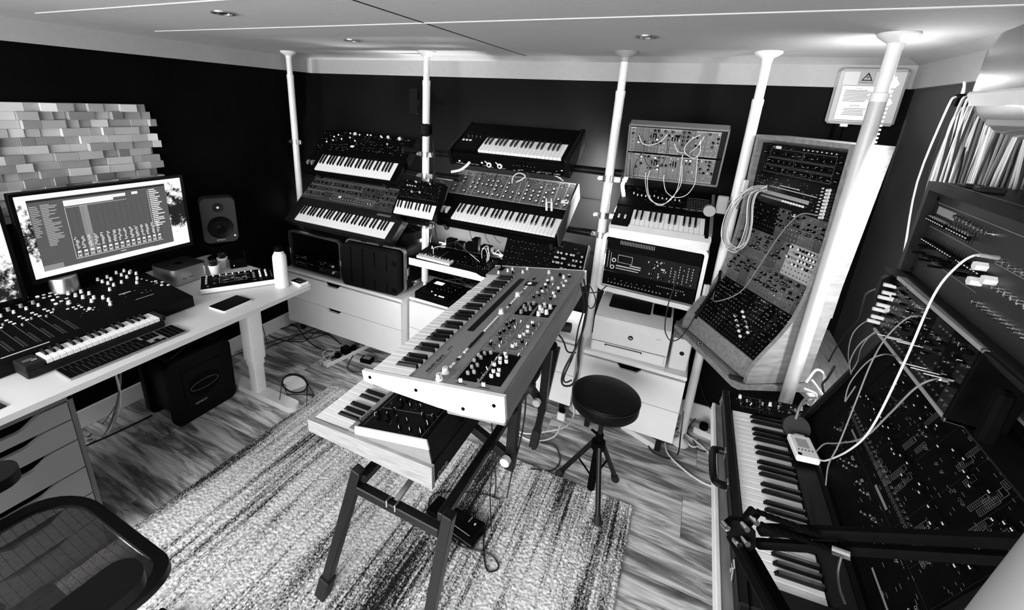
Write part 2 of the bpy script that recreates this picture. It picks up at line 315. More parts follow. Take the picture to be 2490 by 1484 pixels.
# rug with real pile
def rug():
    import numpy as np
    X0,X1,Y0,Y1=-1.962,.018,-.9,1.862; nx,ny=430,600
    x,y=np.meshgrid(np.linspace(X0,X1,nx),np.linspace(Y0,Y1,ny)); r=np.random.RandomState(3)
    x=x+r.uniform(-.0016,.0016,x.shape); y=y+r.uniform(-.0016,.0016,x.shape); z=.010+r.uniform(0,.007,x.shape)
    z[0,:]=z[-1,:]=.001; z[:,0]=z[:,-1]=.001
    co=np.stack([x,y,z],-1).reshape(-1,3); i=np.arange(nx*ny).reshape(ny,nx)
    f=np.stack([i[:-1,:-1],i[:-1,1:],i[1:,1:],i[1:,:-1]],-1).reshape(-1,4)
    me=bpy.data.meshes.new('rug'); me.vertices.add(len(co)); me.vertices.foreach_set('co',co.ravel()); me.loops.add(f.size); me.loops.foreach_set('vertex_index',f.ravel().astype(np.int32))
    me.polygons.add(len(f)); me.polygons.foreach_set('loop_start',np.arange(0,f.size,4,dtype=np.int32)); me.polygons.foreach_set('loop_total',np.full(len(f),4,dtype=np.int32)); me.update(); me.validate()
    m=bpy.data.materials.new('rug_wool'); m.use_nodes=True; n=m.node_tree.nodes; L=m.node_tree.links; b=n['Principled BSDF']; b.inputs['Roughness'].default_value=.95; b.inputs['Specular IOR Level'].default_value=.1
    tc=n.new('ShaderNodeTexCoord')
    def nz(sc,scale,det=3): 
        mp=n.new('ShaderNodeMapping'); mp.inputs['Scale'].default_value=sc; q=n.new('ShaderNodeTexNoise'); q.inputs['Scale'].default_value=scale; q.inputs['Detail'].default_value=det
        L.new(tc.outputs['Object'],mp.inputs[0]); L.new(mp.outputs[0],q.inputs['Vector']); return q
    def ma(op,a,b_=None,v=None):
        q=n.new('ShaderNodeMath'); q.operation=op; L.new(a,q.inputs[0])
        if b_ is not None: L.new(b_,q.inputs[1])
        if v is not None: q.inputs[1].default_value=v
        return q.outputs[0]
    a=nz((26,1.0,1),1.3,4); b1=nz((90,2.5,1),1.3,3); sp=nz((1,.75,1),170,2); br=nz((2.6,.5,1),1.3,2)
    s=ma('ADD',ma('MULTIPLY',a.outputs[0],v=.8),ma('MULTIPLY',b1.outputs[0],v=.6)); s=ma('ADD',s,ma('MULTIPLY',br.outputs[0],v=1.35)); s=ma('ADD',s,ma('MULTIPLY',sp.outputs[0],v=.85))
    rp=n.new('ShaderNodeValToRGB'); e=rp.color_ramp.elements; e[0].position=.445; e[0].color=(.02,)*3+(1,); e[1].position=.535; e[1].color=(.88,)*3+(1,)
    L.new(ma('DIVIDE',s,v=3.6),rp.inputs[0]); L.new(rp.outputs[0],b.inputs['Base Color']); me.materials.append(m)
    put('rug',me,label='large grey and white striped loop pile rug under the keyboard stand',cat='rug')
rug()
# ================================================================ left: desk side
DZ=.825
t=thing('desk','white height adjustable desk with a rounded edge and a T shaped foot','desk',(-1.88,1.70,0))
MB().prism(rrect(-.93,-2.2,0,0,.03,4),DZ-.025,DZ,'z').build('desktop',mat('desk_laminate',.60,.4,var=.02,vscale=5),t)
for nm,yy in (('a',-.14),('b',-1.75)):
    lg=MB().prism(rrect(-.435,yy-.035,-.365,yy+.035,.014,3),.05,.30,'z'); lg.prism(rrect(-.441,yy-.041,-.359,yy+.041,.016,3),.24,.29,'z'); lg=lg.build('leg','paint',t)
    MB().prism(rrect(-.448,yy-.048,-.352,yy+.048,.016,3),.285,DZ-.05,'z').build('leg_sleeve','paint',lg)
    MB().prism(rrect(-.78,yy-.04,-.07,yy+.04,.038,5),.012,.05,'z').build('foot','paint',t)
    part(t,'support_arm','paint',(-.75,yy-.03,DZ-.06,-.08,yy+.03,DZ-.025))
part(t,'crossbar','paint',(-.44,-1.72,DZ-.07,-.36,-.17,DZ-.03))
# drawer unit beneath
t=thing('drawer_unit','grey drawer unit with wavy cut-out fronts under the left end of the desk','drawer unit',(-1.962,.60,0))
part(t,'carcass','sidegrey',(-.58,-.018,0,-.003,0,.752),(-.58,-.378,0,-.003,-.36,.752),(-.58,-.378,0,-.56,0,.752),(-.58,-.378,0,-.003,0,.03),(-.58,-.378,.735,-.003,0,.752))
zs=[.735,.655,.561,.43,.30,.17,.03]
for i in range(6):
    z1,z0=zs[i]-.004,zs[i+1]+.002; h=z1-z0; n=26; top=[]
    for k in range(n+1):
        u=k/n; y=-.36+.34*u; s=max(0,min(1,(u-.12)/.2))*max(0,min(1,(.80-u)/.22)); s=s*s*(3-2*s); top.append((y,z1-.034*s*(1 if i%2==0 or i==4 else .75)))
    MB().prism([(-.36,z0),(-.02,z0)]+top[::-1],-.018,0,'x').build('drawer','faced',t)
# sub under the desk
t=thing('subwoofer','black moulded subwoofer with a slotted oval port panel on the floor under the desk','speaker',(-2.41,1.31,0),90)
MB().prism(rrect(-.185,.004,.185,.42,.045,5),0,.035,'y').build('front_baffle','case',t)
MB().prism(rrect(-.155,.03,.155,.385,.05,5),.035,.27,'y').build('cabinet','soft',t)
MB().prism(rrect(-.185,.0,.185,.40,.045,5),.25,.29,'y').build('rear_frame','case',t)
for s in (-1,1): MB().tube(smoothpts([(s*.13,.03,.405),(s*.135,.15,.412),(s*.13,.27,.395)]),.012,8).build('top_rail','dark',t)
part(t,'port_panel','case',(-.115,-.006,.08,.115,0,.335),b=.004)
g=MB()
for k in range(15):
    x=-.084+k*.012; hh=math.sqrt(max(0,1-(x/.095)**2))*.075
    if hh>.01: g.box(x-.0035,-.0065,.21-hh,x+.0035,-.0061,.21+hh)
g.build('port_slot','black',t,kind='stuff')
MB().tube([(math.cos(a/30*6.2832)*.082,-.009,.21+math.sin(a/30*6.2832)*.028) for a in range(31)],.0012,5).build('port_ring','greycap',t)
MB().cyl((.0,-.0066,.0),(0,-.0062,0),.001).build('screw_head','chrome',t)
text(t,'lettering','GENELEC',-.07,-.0068,.098,.017,'print',rot=(math.pi/2,0,0))
# monitors
def wallpaper(name,s):
    m=bpy.data.materials.new(name); m.use_nodes=True; n=m.node_tree.nodes; L=m.node_tree.links; n.remove(n['Principled BSDF']); o=n['Material Output']; e=n.new('ShaderNodeEmission'); L.new(e.outputs[0],o.inputs[0])
    tc=n.new('ShaderNodeTexCoord'); sx=n.new('ShaderNodeSeparateXYZ'); L.new(tc.outputs['Object'],sx.inputs[0])
    q=n.new('ShaderNodeTexNoise'); q.inputs['Scale'].default_value=26; q.inputs['Detail'].default_value=6; q.inputs['Roughness'].default_value=.75; L.new(tc.outputs['Object'],q.inputs['Vector'])
    q2=n.new('ShaderNodeTexNoise'); q2.inputs['Scale'].default_value=7; q2.inputs['Detail'].default_value=2; L.new(tc.outputs['Object'],q2.inputs['Vector'])
    def ma(op,a,b=None,v=0):
        k=n.new('ShaderNodeMath'); k.operation=op; L.new(a,k.inputs[0])
        if b is not None: L.new(b,k.inputs[1])
        else: k.inputs[1].default_value=v
        return k.outputs[0]
    d=ma('ABSOLUTE',ma('SUBTRACT',sx.outputs[2],v=s)); band=ma('SUBTRACT',ma('MULTIPLY',q2.outputs[0],v=.26),d)      # a band of bushes at height s
    k=ma('MULTIPLY',band,v=9); k=ma('ADD',k,ma('MULTIPLY',ma('SUBTRACT',q.outputs[0],v=.5),v=4)); r=n.new('ShaderNodeValToRGB'); el=r.color_ramp.elements; el[0].position=.25; el[0].color=(1,1,1,1); el[1].position=.75; el[1].color=(.02,.02,.02,1)
    L.new(k,r.inputs[0]); L.new(r.outputs[0],e.inputs[0]); e.inputs[1].default_value=1.05; return m
UI={k:mat('screen_'+k,0.0,.5,emis=v) for k,v in (('white',.95),('grey',.115),('dark',.03),('mid',.30),('light',.55))}
for u in UI.values(): u.node_tree.nodes['Principled BSDF'].inputs['Specular IOR Level'].default_value=0
def monitor(label,y0,y1,z0,z1,xx,wp,yaw=90):
    t=thing('computer_monitor',label,'monitor',(xx,y0,z0),yaw); w=y1-y0; h=z1-z0
    part(t,'housing','black',(-.014,.004,-.02,w+.014,.035,h+.014),(.2*w,.03,.2*h,.8*w,.06,.7*h),b=.004)
    MB().rim(rrect(-.014,-.02,w+.014,h+.014,.006,2),rrect(.001,.001,w-.001,h-.001,.001,2),-.002,.006,'y').build('bezel','gloss',t)
    m=MB(); m.add([(0,.002,0),(w,.002,0),(w,.002,h),(0,.002,h)],[(0,1,2,3)]); sc=m.build('screen',wp,t,smooth=0)
    return t,w,h,sc
t,w,h,sc=monitor('large widescreen monitor showing a grey mixer window over a bright wallpaper',.782,1.47,1.009,1.391,-2.60,wallpaper('wallpaper_right',.20))
def ui(name,m,rects,lv):
    mb=MB()
    for u0,v0,u1,v1 in rects: x0,x1,z0,z1=u0*w,u1*w,(1-v1)*h,(1-v0)*h; mb.quad((x0,.002-lv*.0003,z0),(x1,.002-lv*.0003,z0),(x1,.002-lv*.0003,z1),(x0,.002-lv*.0003,z1))
    mb.build(name,UI[m],sc,smooth=0,kind='stuff' if len(rects)>1 else None)
ui('title_bar','white',[(.02,.03,.90,.062)],1); ui('app_window','grey',[(.055,.062,.875,.93)],1)
ui('app_header','dark',[(.055,.062,.875,.09)],2); ui('app_footer','mid',[(.055,.86,.16,.93)],2); ui('scroll_bar','white',[(.055,.925,.72,.937)],2)
ui('track_overview','white',[(.235,.115,.60,.155),(.235,.155,.52,.185),(.64,.115,.68,.15)],2); ui('selected_channel','mid',[(.315,.20,.36,.80)],2)
ui('window_border','white',[(.235,.20,.237,.86),(.237,.855,.80,.86),(.235,.20,.60,.203),(.745,.12,.747,.83)],3)
r=random.Random(5)
ui('side_list','light',[(.06+.0*i,.14+.021*i,.06+r.uniform(.02,.05),.147+.021*i) for i in range(18)]+[(.115,.13+.019*i,.115+r.uniform(.03,.09),.138+.019*i) for i in range(27)],3)
ui('parameter_list','white',[(.755,.115+.027*i,.755+r.uniform(.04,.09),.128+.027*i) for i in range(20)],3)
ch=[]
for i in range(15):
    u=.243+i*.037
    for j in range(9):
        a=r.uniform(0,.012); ch.append((u+a,.585+j*.018,u+a+r.uniform(.008,.02),.594+j*.018))
    ch += [(u+.006,.765,u+.026,.79),(u+.004,.80,u+.007,.85),(u+.022,.80,u+.025,.85),(u+.011,.815,u+.018,.84)]
ui('channel_strips','white',ch,3); ui('channel_lines','dark',[(.243+i*.037-.002,.58,.243+i*.037,.855) for i in range(16)]+[(.243+i*.037+.01,.22,.243+i*.037+.011,.56) for i in range(15)],3)
ui('sphere_name','white',[(.50,.885,.535,.892)],3)
monitor('left monitor with a bright beach wallpaper, mostly outside the picture',.02,.722,.953,1.40,-2.585,wallpaper('wallpaper_left',.05))
t=thing('monitor_stand','brushed metal cylinder foot under the main monitor','monitor stand',(-2.60,.875,DZ))
MB().lathe([(.052,0),(.053,.004),(.053,.165),(.050,.172)],28).build('column','steel',t); MB().lathe([(.07,0),(.07,.004)],24,(0,0,0)).build('base','steel',t); part(t,'neck','black',(-.04,-.05,.165,-.025,.05,.3))
# acoustic wall panel of wood blocks
t=thing('acoustic_diffuser','wall panel of pale wooden blocks of staggered depth above the monitors','wall panel',(LW,.45,1.22),90)
part(t,'backing',M['blockw'],(0.0,-.012,0,1.05,-.001,.55))
r=random.Random(9); bw_=[mat('diffuser_block_wood_%s'%n_,c_,.6,var=.08,vscale=9) for n_,c_ in (('pale',.46),('mid',.36),('dark',.27),('light',.56))]
for row in range(14):
    x=r.uniform(-.05,0); z=.55-(row+1)*.0393
    xe=1.045+(row%3)*.02
    while x<xe-.02:
        wd=r.choice((.055,.07,.085,.11)); d=r.choice((.02,.03,.04,.052)); x1=min(x+wd,xe)
        rb_=r.choice(bw_)
        if x1-x>.02:
            me=MB(); me.add([(0,-d*.75,0),(x1-x,-d,0),(x1-x,-d,.0385),(0,-d*.75,.0385),(0,0,0),(x1-x,0,0),(x1-x,0,.0385),(0,0,.0385)],[(0,1,2,3),(5,4,7,6),(0,4,5,1),(3,2,6,7),(1,5,6,2),(4,0,3,7)]) if r.random()<.5 else me.add([(0,-d,0),(x1-x,-d*.7,0),(x1-x,-d*.7,.0385),(0,-d,.0385),(0,0,0),(x1-x,0,0),(x1-x,0,.0385),(0,0,.0385)],[(0,1,2,3),(5,4,7,6),(0,4,5,1),(3,2,6,7),(1,5,6,2),(4,0,3,7)])
            put('block',me.mesh('block',rb_,smooth=0),t,loc=(x,-.006,z))
        x=x1+.0015
# loudspeaker on its stand
t=thing('studio_speaker','small dark rounded studio loudspeaker on a short stand beside the monitor','speaker',(-2.66,1.70,.93),60)
pr=rrect(-.098,0,.098,.300,.035,6)
mb=MB(); ring=[]
for y,s in ((0,.96),(.02,1),(.10,.98),(.16,.86),(.18,.7)): ring.append([( (u)*s, y, .15+(v-.15)*s) for u,v in pr])
n=len(pr); vs=[p for q in ring for p in q]; fs=[(j*n+i,j*n+(i+1)%n,(j+1)*n+(i+1)%n,(j+1)*n+i) for j in range(4) for i in range(n)]+[tuple(range(n))[::-1],tuple(range(4*n,5*n))]
mb.add(vs,fs); mb.build('cabinet',mat('speaker_grey',.022,.5,spec=.3),t)
def disc(p,name,m,prof,x,z,y=-.001):
    mb=MB(); mb.T=Matrix.Translation((x,y,z)) @ Matrix.Rotation(math.pi/2,4,'X'); mb.lathe(prof,26); return mb.build(name,m,p)
disc(t,'woofer','gloss',[(.072,0),(.07,.004),(.06,.002),(.02,-.003),(.018,.004),(.001,.007)],0,.105); disc(t,'tweeter','dark',[(.03,0),(.028,.002),(.012,-.001),(.001,-.002)],0,.235); disc(t,'tweeter_dome','cap',[(.008,0),(.006,.003),(.001,.004)],0,.235,-.002)
disc(t,'power_lamp','led',[(.004,0),(.003,.002),(.001,.002)],.075,.045); text(t,'lettering','GENELEC',-.03,-.002,.02,.012,'print',rot=(math.pi/2,0,0))
t=thing('speaker_stand','short black stand with a round foot carrying the loudspeaker','speaker stand',(-2.70,1.70,DZ))
MB().lathe([(.075,0),(.075,.004),(.06,.008)],24).build('base','black',t); MB().cyl((0,0,.005),(0,0,.09),.009).build('post','black',t); part(t,'cradle','black',(-.06,-.07,.082,.07,.07,.095))
# mini computer, drum controller, bottle and small things
t=thing('desktop_computer','squat brushed aluminium desktop computer with a dark top beside the speaker','computer',(-2.455,1.272,DZ),93)
MB().prism(rrect(0,0,.197,.197,.03,6),.004,.092,'z').build('body',mat('satin_aluminium',.5,.38,1,var=.06,vscale=5),t); MB().prism(rrect(.004,.004,.193,.193,.028,6),.092,.0935,'z').build('top_face','dark',t)
MB().prism(rrect(.012,.012,.185,.185,.028,6),0,.004,'z').build('foot_ring','black',t); MB().cyl((.0985,.0985,.0935),(.0985,.0985,.0938),.022,n=20).build('dark_mark','gloss',t)
part(t,'port','black',(.05,-.0006,.028,.054,.001,.037),(.062,-.0006,.028,.066,.001,.037),(.078,-.0006,.033,.108,.001,.036),b=0)
t=thing('drum_controller','black topped controller with silver knobs in a white tray, near the bottle','controller',(-2.25,1.281,DZ),56.8)
part(t,'tray','white',(0,0,.004,.38,.20,.030),b=.003); part(t,'panel','panel',(.002,.004,.030,.378,.198,.033)); 
for i in range(4): part(t,'foot','rubber',((.01,.35)[i%2],(.01,.17)[i//2],0,(.03,.37)[i%2],(.03,.19)[i//2],.004))
for i in range(8): knob(t,.03+i*.032,.178,.033,'t')
for j in range(4): button(t,.028,.15-j*.026,.033,'w'); button(t,.262,.15-j*.026,.033,'g',1.2); knob(t,.295,.15-j*.026,.033,'w',scl=.8); knob(t,.325,.15-j*.026,.033,'w',scl=.8)
prints(t,[(.09,.06,.225,.155,.0015)]+legends(.055,.05,.24,.165,46,.004,.02,.0022,3)+[(.35,.05+.012*i,.354,.054+.012*i) for i in range(9)]+[(.03,.035,.04,.039),(.03,.025,.04,.029),(.255,.03,.27,.034),(.29,.03,.30,.034)],.0334)
prints(t,[(.10,.165,.17,.17)]+[(.11+.03*i,.10+.01*(i%2),.135+.03*i,.104+.01*(i%2)) for i in range(4)],.0335,'cap','display_wave')
t=thing('water_bottle','matt white water bottle with a black screw cap on the desk','bottle',(-2.0,1.585,DZ))
MB().lathe([(.034,0),(.0365,.004),(.0365,.165),(.035,.185),(.021,.212),(.020,.216)],32).build('body','paint',t,smooth=50); MB().lathe([(.022,.213),(.022,.222),(.0205,.236),(.017,.240),(.001,.241)],28).build('cap','black',t)
t=thing('trackpad','thin white trackpad with a black glass top lying on the desk','trackpad',(-1.967,1.216,DZ),92.5)
MB().prism(rrect(0,0,.16,.115,.008,4),0,.0075,'z').build('body','white',t); MB().prism(rrect(.0015,.0015,.1585,.1135,.007,4),.0075,.0085,'z').build('glass_top',mat('black_glass',.003,.25,spec=.2),t)
t=thing('volume_dial','small white rotary dial with a shiny top between the keyboards and the trackpad','dial',(-2.232,1.076,DZ))
MB().lathe([(.027,0),(.028,.003),(.025,.02)],28).build('body','cap',t); MB().lathe([(.025,.02),(.026,.024),(.024,.029),(.001,.030)],28).build('top','white',t)
t=thing('card_reader','small white box with a black label top at the corner of the desk','box',(-1.905,1.625,DZ),84)
part(t,'body','white',(0,0,0,.062,.095,.018),b=.004); part(t,'top_label','gloss',(.004,.008,.018,.058,.09,.0186),b=0); prints(t,legends(.012,.03,.05,.08,6,.01,.02,.003,4),.0188)
for i,(x,y) in enumerate(((-2.455,1.497),(-2.53,1.60))):
    t=thing('potted_succulent','small succulent in a white pot, '+('nearer of the pair beside the computer' if i==0 else 'the farther one half behind the speaker stand'),'plant',(x,y,DZ+(.02 if 0 else 0)))
    MB().lathe([(.020,0),(.0215,.004),(.028,.05),(.030,.058),(.030,.064),(.027,.064),(.026,.056)],26).build('pot','pot',t); MB().lathe([(.026,.05),(.02,.056),(.001,.058)],18).build('soil','dark',t)
    rr=random.Random(i)
    for k in range(22):
        a=k*2.4; el=.5+.9*(k/22); ln=.05-.012*(k/22)
        d=Vector((math.cos(a)*math.cos(el),math.sin(a)*math.cos(el),math.sin(el))); s=d.cross(Vector((0,0,1))).normalized()*.006; b=Vector((0,0,.056)); u=s.cross(d).normalized()*.003
        MB().add([b-s*.6,b+s*.6,b+d*ln*.55+s,b+d*ln*.55-s,b+d*ln,b+d*ln*.5+u],[(0,1,5),(1,2,5),(2,4,5),(4,3,5),(3,0,5),(3,4,2,1,0)]).build('leaf','leaf',t)
t=thing('black_power_box','black boxy power supply on the desk behind the drum controller','box',(-2.46,1.60,DZ),60); part(t,'body','black',(0,0,0,.09,.06,.055),b=.004); MB().cyl((.02,-.001,.02),(.02,.001,.02),.002).build('lamp','led',t)
t=thing('headphone_coil','coiled black cable beside the bottle','cable',(-2.18,1.73,DZ)); MB().tube([(math.cos(a*.5)*.03,math.sin(a*.5)*.03,.004+a*.0006) for a in range(38)],.003,6).build('coil','cable',t)
# desk keyboard controller
t=thing('desk_keyboard','black keyboard controller with faders and white knobs, mixer section above the keys','keyboard',(-2.062,.587,.878),90)
part(t,'case','dark',(-.062,-.006,-.050,.41,.10,-.02),(-.062,-.004,-.022,-.004,.092,.002),(.398,-.004,-.022,.418,.092,.002),b=.004)
part(t,'keybed_floor','black',(-.004,.0,-.024,.398,.09,-.017))
keybed(t,19,.0208,.085,start=3)
MB().prism([(.09,-.05),(.58,-.05),(.58,.055),(.09,.004)],-.125,.60,'x').build('panel_case',mat('controller_black',.004,.5,spec=.12),t)
q=MB(); ang=math.atan2(.051,.49); pt=put('panel_face',MB().box(-.124,0,0,.599,.4925,.0012).mesh('panel_face','panel'),t,loc=(0,.09,.004),rot=(ang,0,0))
def pf(f,x,y,*a,**k): return f(pt,x,y,.0012,*a,**k)
for i in range(7):
    x=-.09+.040*i; pf(button,x+.008,.47,'g'); pf(knob,x+.004,.36,'w',scl=.8); pf(knob,x,.395,'g')
    for j in range(3): pf(button,x+.004+j*.003,.31-.024*j,'w',1.1)
    pf(fader,x+.02,(.25,.23,.27,.22)[i%4],'g')
    prints(pt,[(x+.01,.06+.008*k,x+.018,.0615+.008*k) for k in range(13)]+[(x-.006,.425,x+.012,.429),(x+.004,.06,x+.0055,.25)],.0016,'greyprint')
for k,(u,v) in enumerate(((0,0),(.028,.0),(.056,.0),(.014,-.03),(.04,-.03),(.068,-.03),(.03,-.075),(.06,-.06),(.02,-.12),(.05,-.11),(.08,-.10))): pf(button,.185+u*.8,.45+v,'l' if k in (0,6,8) else 'w',1.1)
pf(knob,.235,.30,'W',scl=.8)
for u,v in ((0,0),(.02,.0),(.04,0),(.02,-.022),(.04,-.022)): pf(button,.21+u,.25+v,'w')
MB().cyl((.262,.19,.0012),(.262,.19,.006),.008).build('jog_button','cap',pt); 
for a in range(5): pf(button,.262+math.cos(a*1.257)*.018,.19+math.sin(a*1.257)*.018,'w',.6)
K1=((.262,.44),(.305,.42),(.272,.39),(.312,.37),(.282,.35),(.325,.33),(.292,.31),(.318,.275),(.342,.25),(.298,.25),(.345,.21),(.332,.17),(.262,.47))
for u,v in K1: pf(knob,u,v,'w')
for u,v in ((.415,.45),(.455,.45),(.418,.415),(.455,.415),(.425,.38),(.468,.35),(.432,.345),(.398,.31),(.505,.47),(.54,.47),(.508,.43),(.545,.43),(.512,.39),(.535,.345),(.56,.40),(.555,.44),(.51,.30)): pf(knob,u,v,'w',scl=.95)
for k in range(5): pf(button,.548+.007*k,.33-.03*k,'w',.7)
for u,v in ((.57,.20),(.59,.23),(.575,.26),(.59,.18)): pf(button,u,v,'w',1.2)
prints(pt,[(.40,.235,.45,.243),(-.08,.03,.06,.036),(.42,.14,.50,.143)]+legends(.40,.16,.56,.24,10,.004,.01,.002,2)+legends(.2,.13,.38,.5,26,.004,.012,.001,7),.0017)
prints(t,[(-.05,.04,-.012,.042),(-.05,.05,-.02,.052),(-.03,.028,-.014,.033)],.0025)
t=thing('computer_keyboard','slim full size computer keyboard with black keys at the front of the desk','keyboard',(-1.931,.595,DZ),89.7)
MB().prism(rrect(0,0,.4187,.1149,.006,3),0,.008,'z').build('body','greycap',t)
kk=B(0,0,0,.0165,.0165,.0022,b=.0008).mesh('key','black'); kw=B(0,0,0,.026,.0165,.0022,b=.0008).mesh('key','black'); ksp=B(0,0,0,.108,.0165,.0022,b=.0008).mesh('key','black')
for j in range(6):
    if j==0:
        x=.004
        for i in range(4): put('key',kw if i in(0,3) else kk,t,loc=(x,.004,.008)); x+=.0275 if i in (0,3) else .0187
        put('key',ksp,t,loc=(x,.004,.008)); x+=.110
        for i in range(3): put('key',kw,t,loc=(x,.004,.008)); x+=.0275
    else:
        x=.004
        for i in range(14):
            big=(i==13 or (i==0 and j in (1,2,3))) 
            if x>.270: break
            put('key',kw if big else kk,t,loc=(x,.004+j*.0182,.008)); x+=.0275 if big else .0187
    for i in range(3):
        if (j==0) or (j==1 and i==1) or j>2: put('key',kk,t,loc=(.283+i*.0187,.004+j*.0182,.008))
    for i in range(4): put('key',kk,t,loc=(.343+i*.0187,.004+j*.0182,.008))
t=thing('notebook','dark grey booklet lying at the left front of the desk','book',(-1.93,.33,DZ),95); part(t,'cover','dark',(0,0,0,.10,.14,.006)); part(t,'pages','cap',(.002,.002,.001,.102,.138,.005))
# mirror on a wire stand
c0=ZP(742,990,0); t=thing('round_mirror','round framed mirror on a thin black wire stand on the floor','mirror',(-2.03,1.63,.0),28)
mb=MB(); mb.T=Matrix.Translation((0,0,.135)) @ Matrix.Rotation(math.radians(99),4,'X'); R_=.075
mb.rim([(math.cos(a/32*6.2832)*R_*1.07,math.sin(a/32*6.2832)*R_*1.07) for a in range(32)],[(math.cos(a/32*6.2832)*R_*.95,math.sin(a/32*6.2832)*R_*.95) for a in range(32)],-.008,.004); mb.build('frame','dark',t)
mb=MB(); mb.T=Matrix.Translation((0,0,.135)) @ Matrix.Rotation(math.radians(99),4,'X'); mb.cyl((0,0,-.003),(0,0,.001),R_*.97,n=32); mb.build('glass','mirror',t)
mb=MB(); 
for s in (-1,1): mb.tube([(s*.08,0,.14),(s*.085,-.07,.003)],.0022,5); mb.tube([(s*.08,0,.14),(s*.085,.07,.003)],.0022,5); mb.tube([(s*.085,-.07,.003),(s*.085,.07,.003)],.0022,5)
mb.tube([(-.085,.07,.003),(.085,.07,.003)],.0022,5); mb.build('wire_stand','black',t)
# power strips, plugs, cables on the floor
a,b=ZP(790,893,0),ZP(900,840,0); yaw=math.degrees(math.atan2(b.y-a.y,b.x-a.x))
t=thing('power_strip','long white socket strip with black plugs on the floor before the left cabinet','power strip',a,yaw)
part(t,'housing','cream',(0,-.027,0,.42,.027,.032),b=.005)
for i in range(6): part(t,'socket','greycap',(.05+i*.055,-.018,.032,.09+i*.055,.018,.0325),b=0)
for i,(nm,s) in enumerate((('uk',0),('uk',1),('b',2))):
    p=thing('mains_plug',('round black mains plug nearest the end of the strip','big square black mains adapter in the strip','black mains plug beside the square adapter')[i],'plug',a+Vector((math.cos(math.radians(yaw)),math.sin(math.radians(yaw)),0))*(.11+.07*i)+Vector((0,0,.0325)),yaw,group='plugs in the floor strip')
    if i==1: part(p,'body','black',(-.028,-.03,0,.03,.03,.055),b=.006)
    else: MB().lathe([(.022,0),(.024,.01),(.02,.03),(.012,.034)],16).build('body','black',p)
    MB().cyl((-.02,0,.015),(-.05,0,.012),.006).build('cord_guard','black',p)
t=thing('mains_adapter','black rectangular mains adapter block on the floor under the grey keyboard','adapter',ZP(893,880,0),10); part(t,'body','black',(-.045,-.03,0,.045,.03,.035),b=.005); part(t,'label','greycap',(-.03,-.02,.035,.03,.02,.0353),b=0)
def FP(*q): return [ZP(x,y,.006) for x,y in q]
cable('white_cable','white mains lead looping round the end of the floor power strip',FP((778,888),(790,868),(812,858),(800,850),(785,860),(800,880),(835,868)),.004,'wcable')
cable('white_cable','second white lead crossing the power strip plugs',FP((800,872),(815,855),(840,850),(852,858)),.0035,'wcable')
for i,q in enumerate((((560,842),(620,815),(700,795),(760,775),(800,800)),((600,870),(690,830),(760,822),(812,805),(770,800),(735,812),(700,826)),((652,800),(660,775),(700,762),(760,765),(812,788)),((560,868),(640,838),(720,815),(790,812),(830,838)),((690,785),(720,795),(750,830),(790,852),(830,855)),((650,790),(655,815),(690,828),(740,830),(770,808),(820,795)),((600,800),(640,790),(690,775),(740,760)),((820,800),(845,812),(870,800)),((858,865),(845,895),(870,905),(905,900)),((905,880),(940,878),(960,860)))):
    cable('floor_cable','thin black cable in the tangle on the floor by the left baseboard' if i<8 else ('black lead curling from the mains adapter on the floor','black lead running right from the mains adapter')[i-8],FP(*q),.0038,'cable',group='tangled black floor cables' if i<8 else None)
for i,(q,r_) in enumerate(((((280,905),(292,960),(285,1010),(262,1050),(215,1080)),.0055),(((293,905),(290,955),(275,1015),(250,1060),(212,1072)),.005))):
    pts=[XP(x,y,-2.35) if y<1040 else ZP(x,y,.008) for x,y in q]; cable('white_cable',('thick pale cable hanging down from the desk edge beside the sub','second pale cable hanging twisted with the thick one')[i],pts,r_,'gcable' if i else 'wcable')
cable('black_cable','long black cable lying on the floor from the drawers to the subwoofer',FP((208,1085),(270,1058),(330,1030),(370,1010)),.005)
cable('black_cable','thin black lead running up from the floor by the drawers',[ZP(212,1064,.006),ZP(250,1030,.006),XP(283,985,-2.4)],.0025)
cable('black_cable','black lead draped over the top of the subwoofer',[Vector((-2.45,1.18,.43)),Vector((-2.5,1.3,.435)),Vector((-2.55,1.36,.43)),Vector((-2.6,1.42,.6)),Vector((-2.7,1.45,.8))],.004)
cable('black_cable','black lead hanging from the desk by the white leg',[Vector((-2.75,1.9,.8)),Vector((-2.74,1.92,.4)),Vector((-2.72,1.95,.2)),Vector((-2.68,1.95,.02))],.003)
# mesh office chair, seen from behind and above
t=thing('office_chair','black mesh office chair with a rounded frame in the lower left corner','office chair',(-1.365,.21,0),0)
out=[];inn=[]
def chair_prof(w,d,r): return rrect(-w,-d,w,d,r,8)
def cv_(u,v): return .60 - .05*max(0,(v/.25))**2*.6 + .035*(u/.26)**2
o_=chair_prof(.29,.255,.13); i_=chair_prof(.258,.223,.105); n=len(o_); mb=MB()
ring=[[(u*s,v*s,cv_(u*s,v*s)+z) for u,v in (o_ if k<3 else i_)] for k,(s,z) in enumerate(((1,0),(1.01,-.022),(.97,-.03),(1,-.012),(1,.004)))]
vs=[p for q in ring for p in q]; fs=[]
for a_,b_ in ((0,1),(1,2),(2,3),(3,4),(4,0)): fs += [(a_*n+i,b_*n+i,b_*n+(i+1)%n,a_*n+(i+1)%n) for i in range(n)]
mb.add(vs,fs); mb.build('seat_frame','soft',t,smooth=60)
mb=MB(); mb2=MB()
N=150
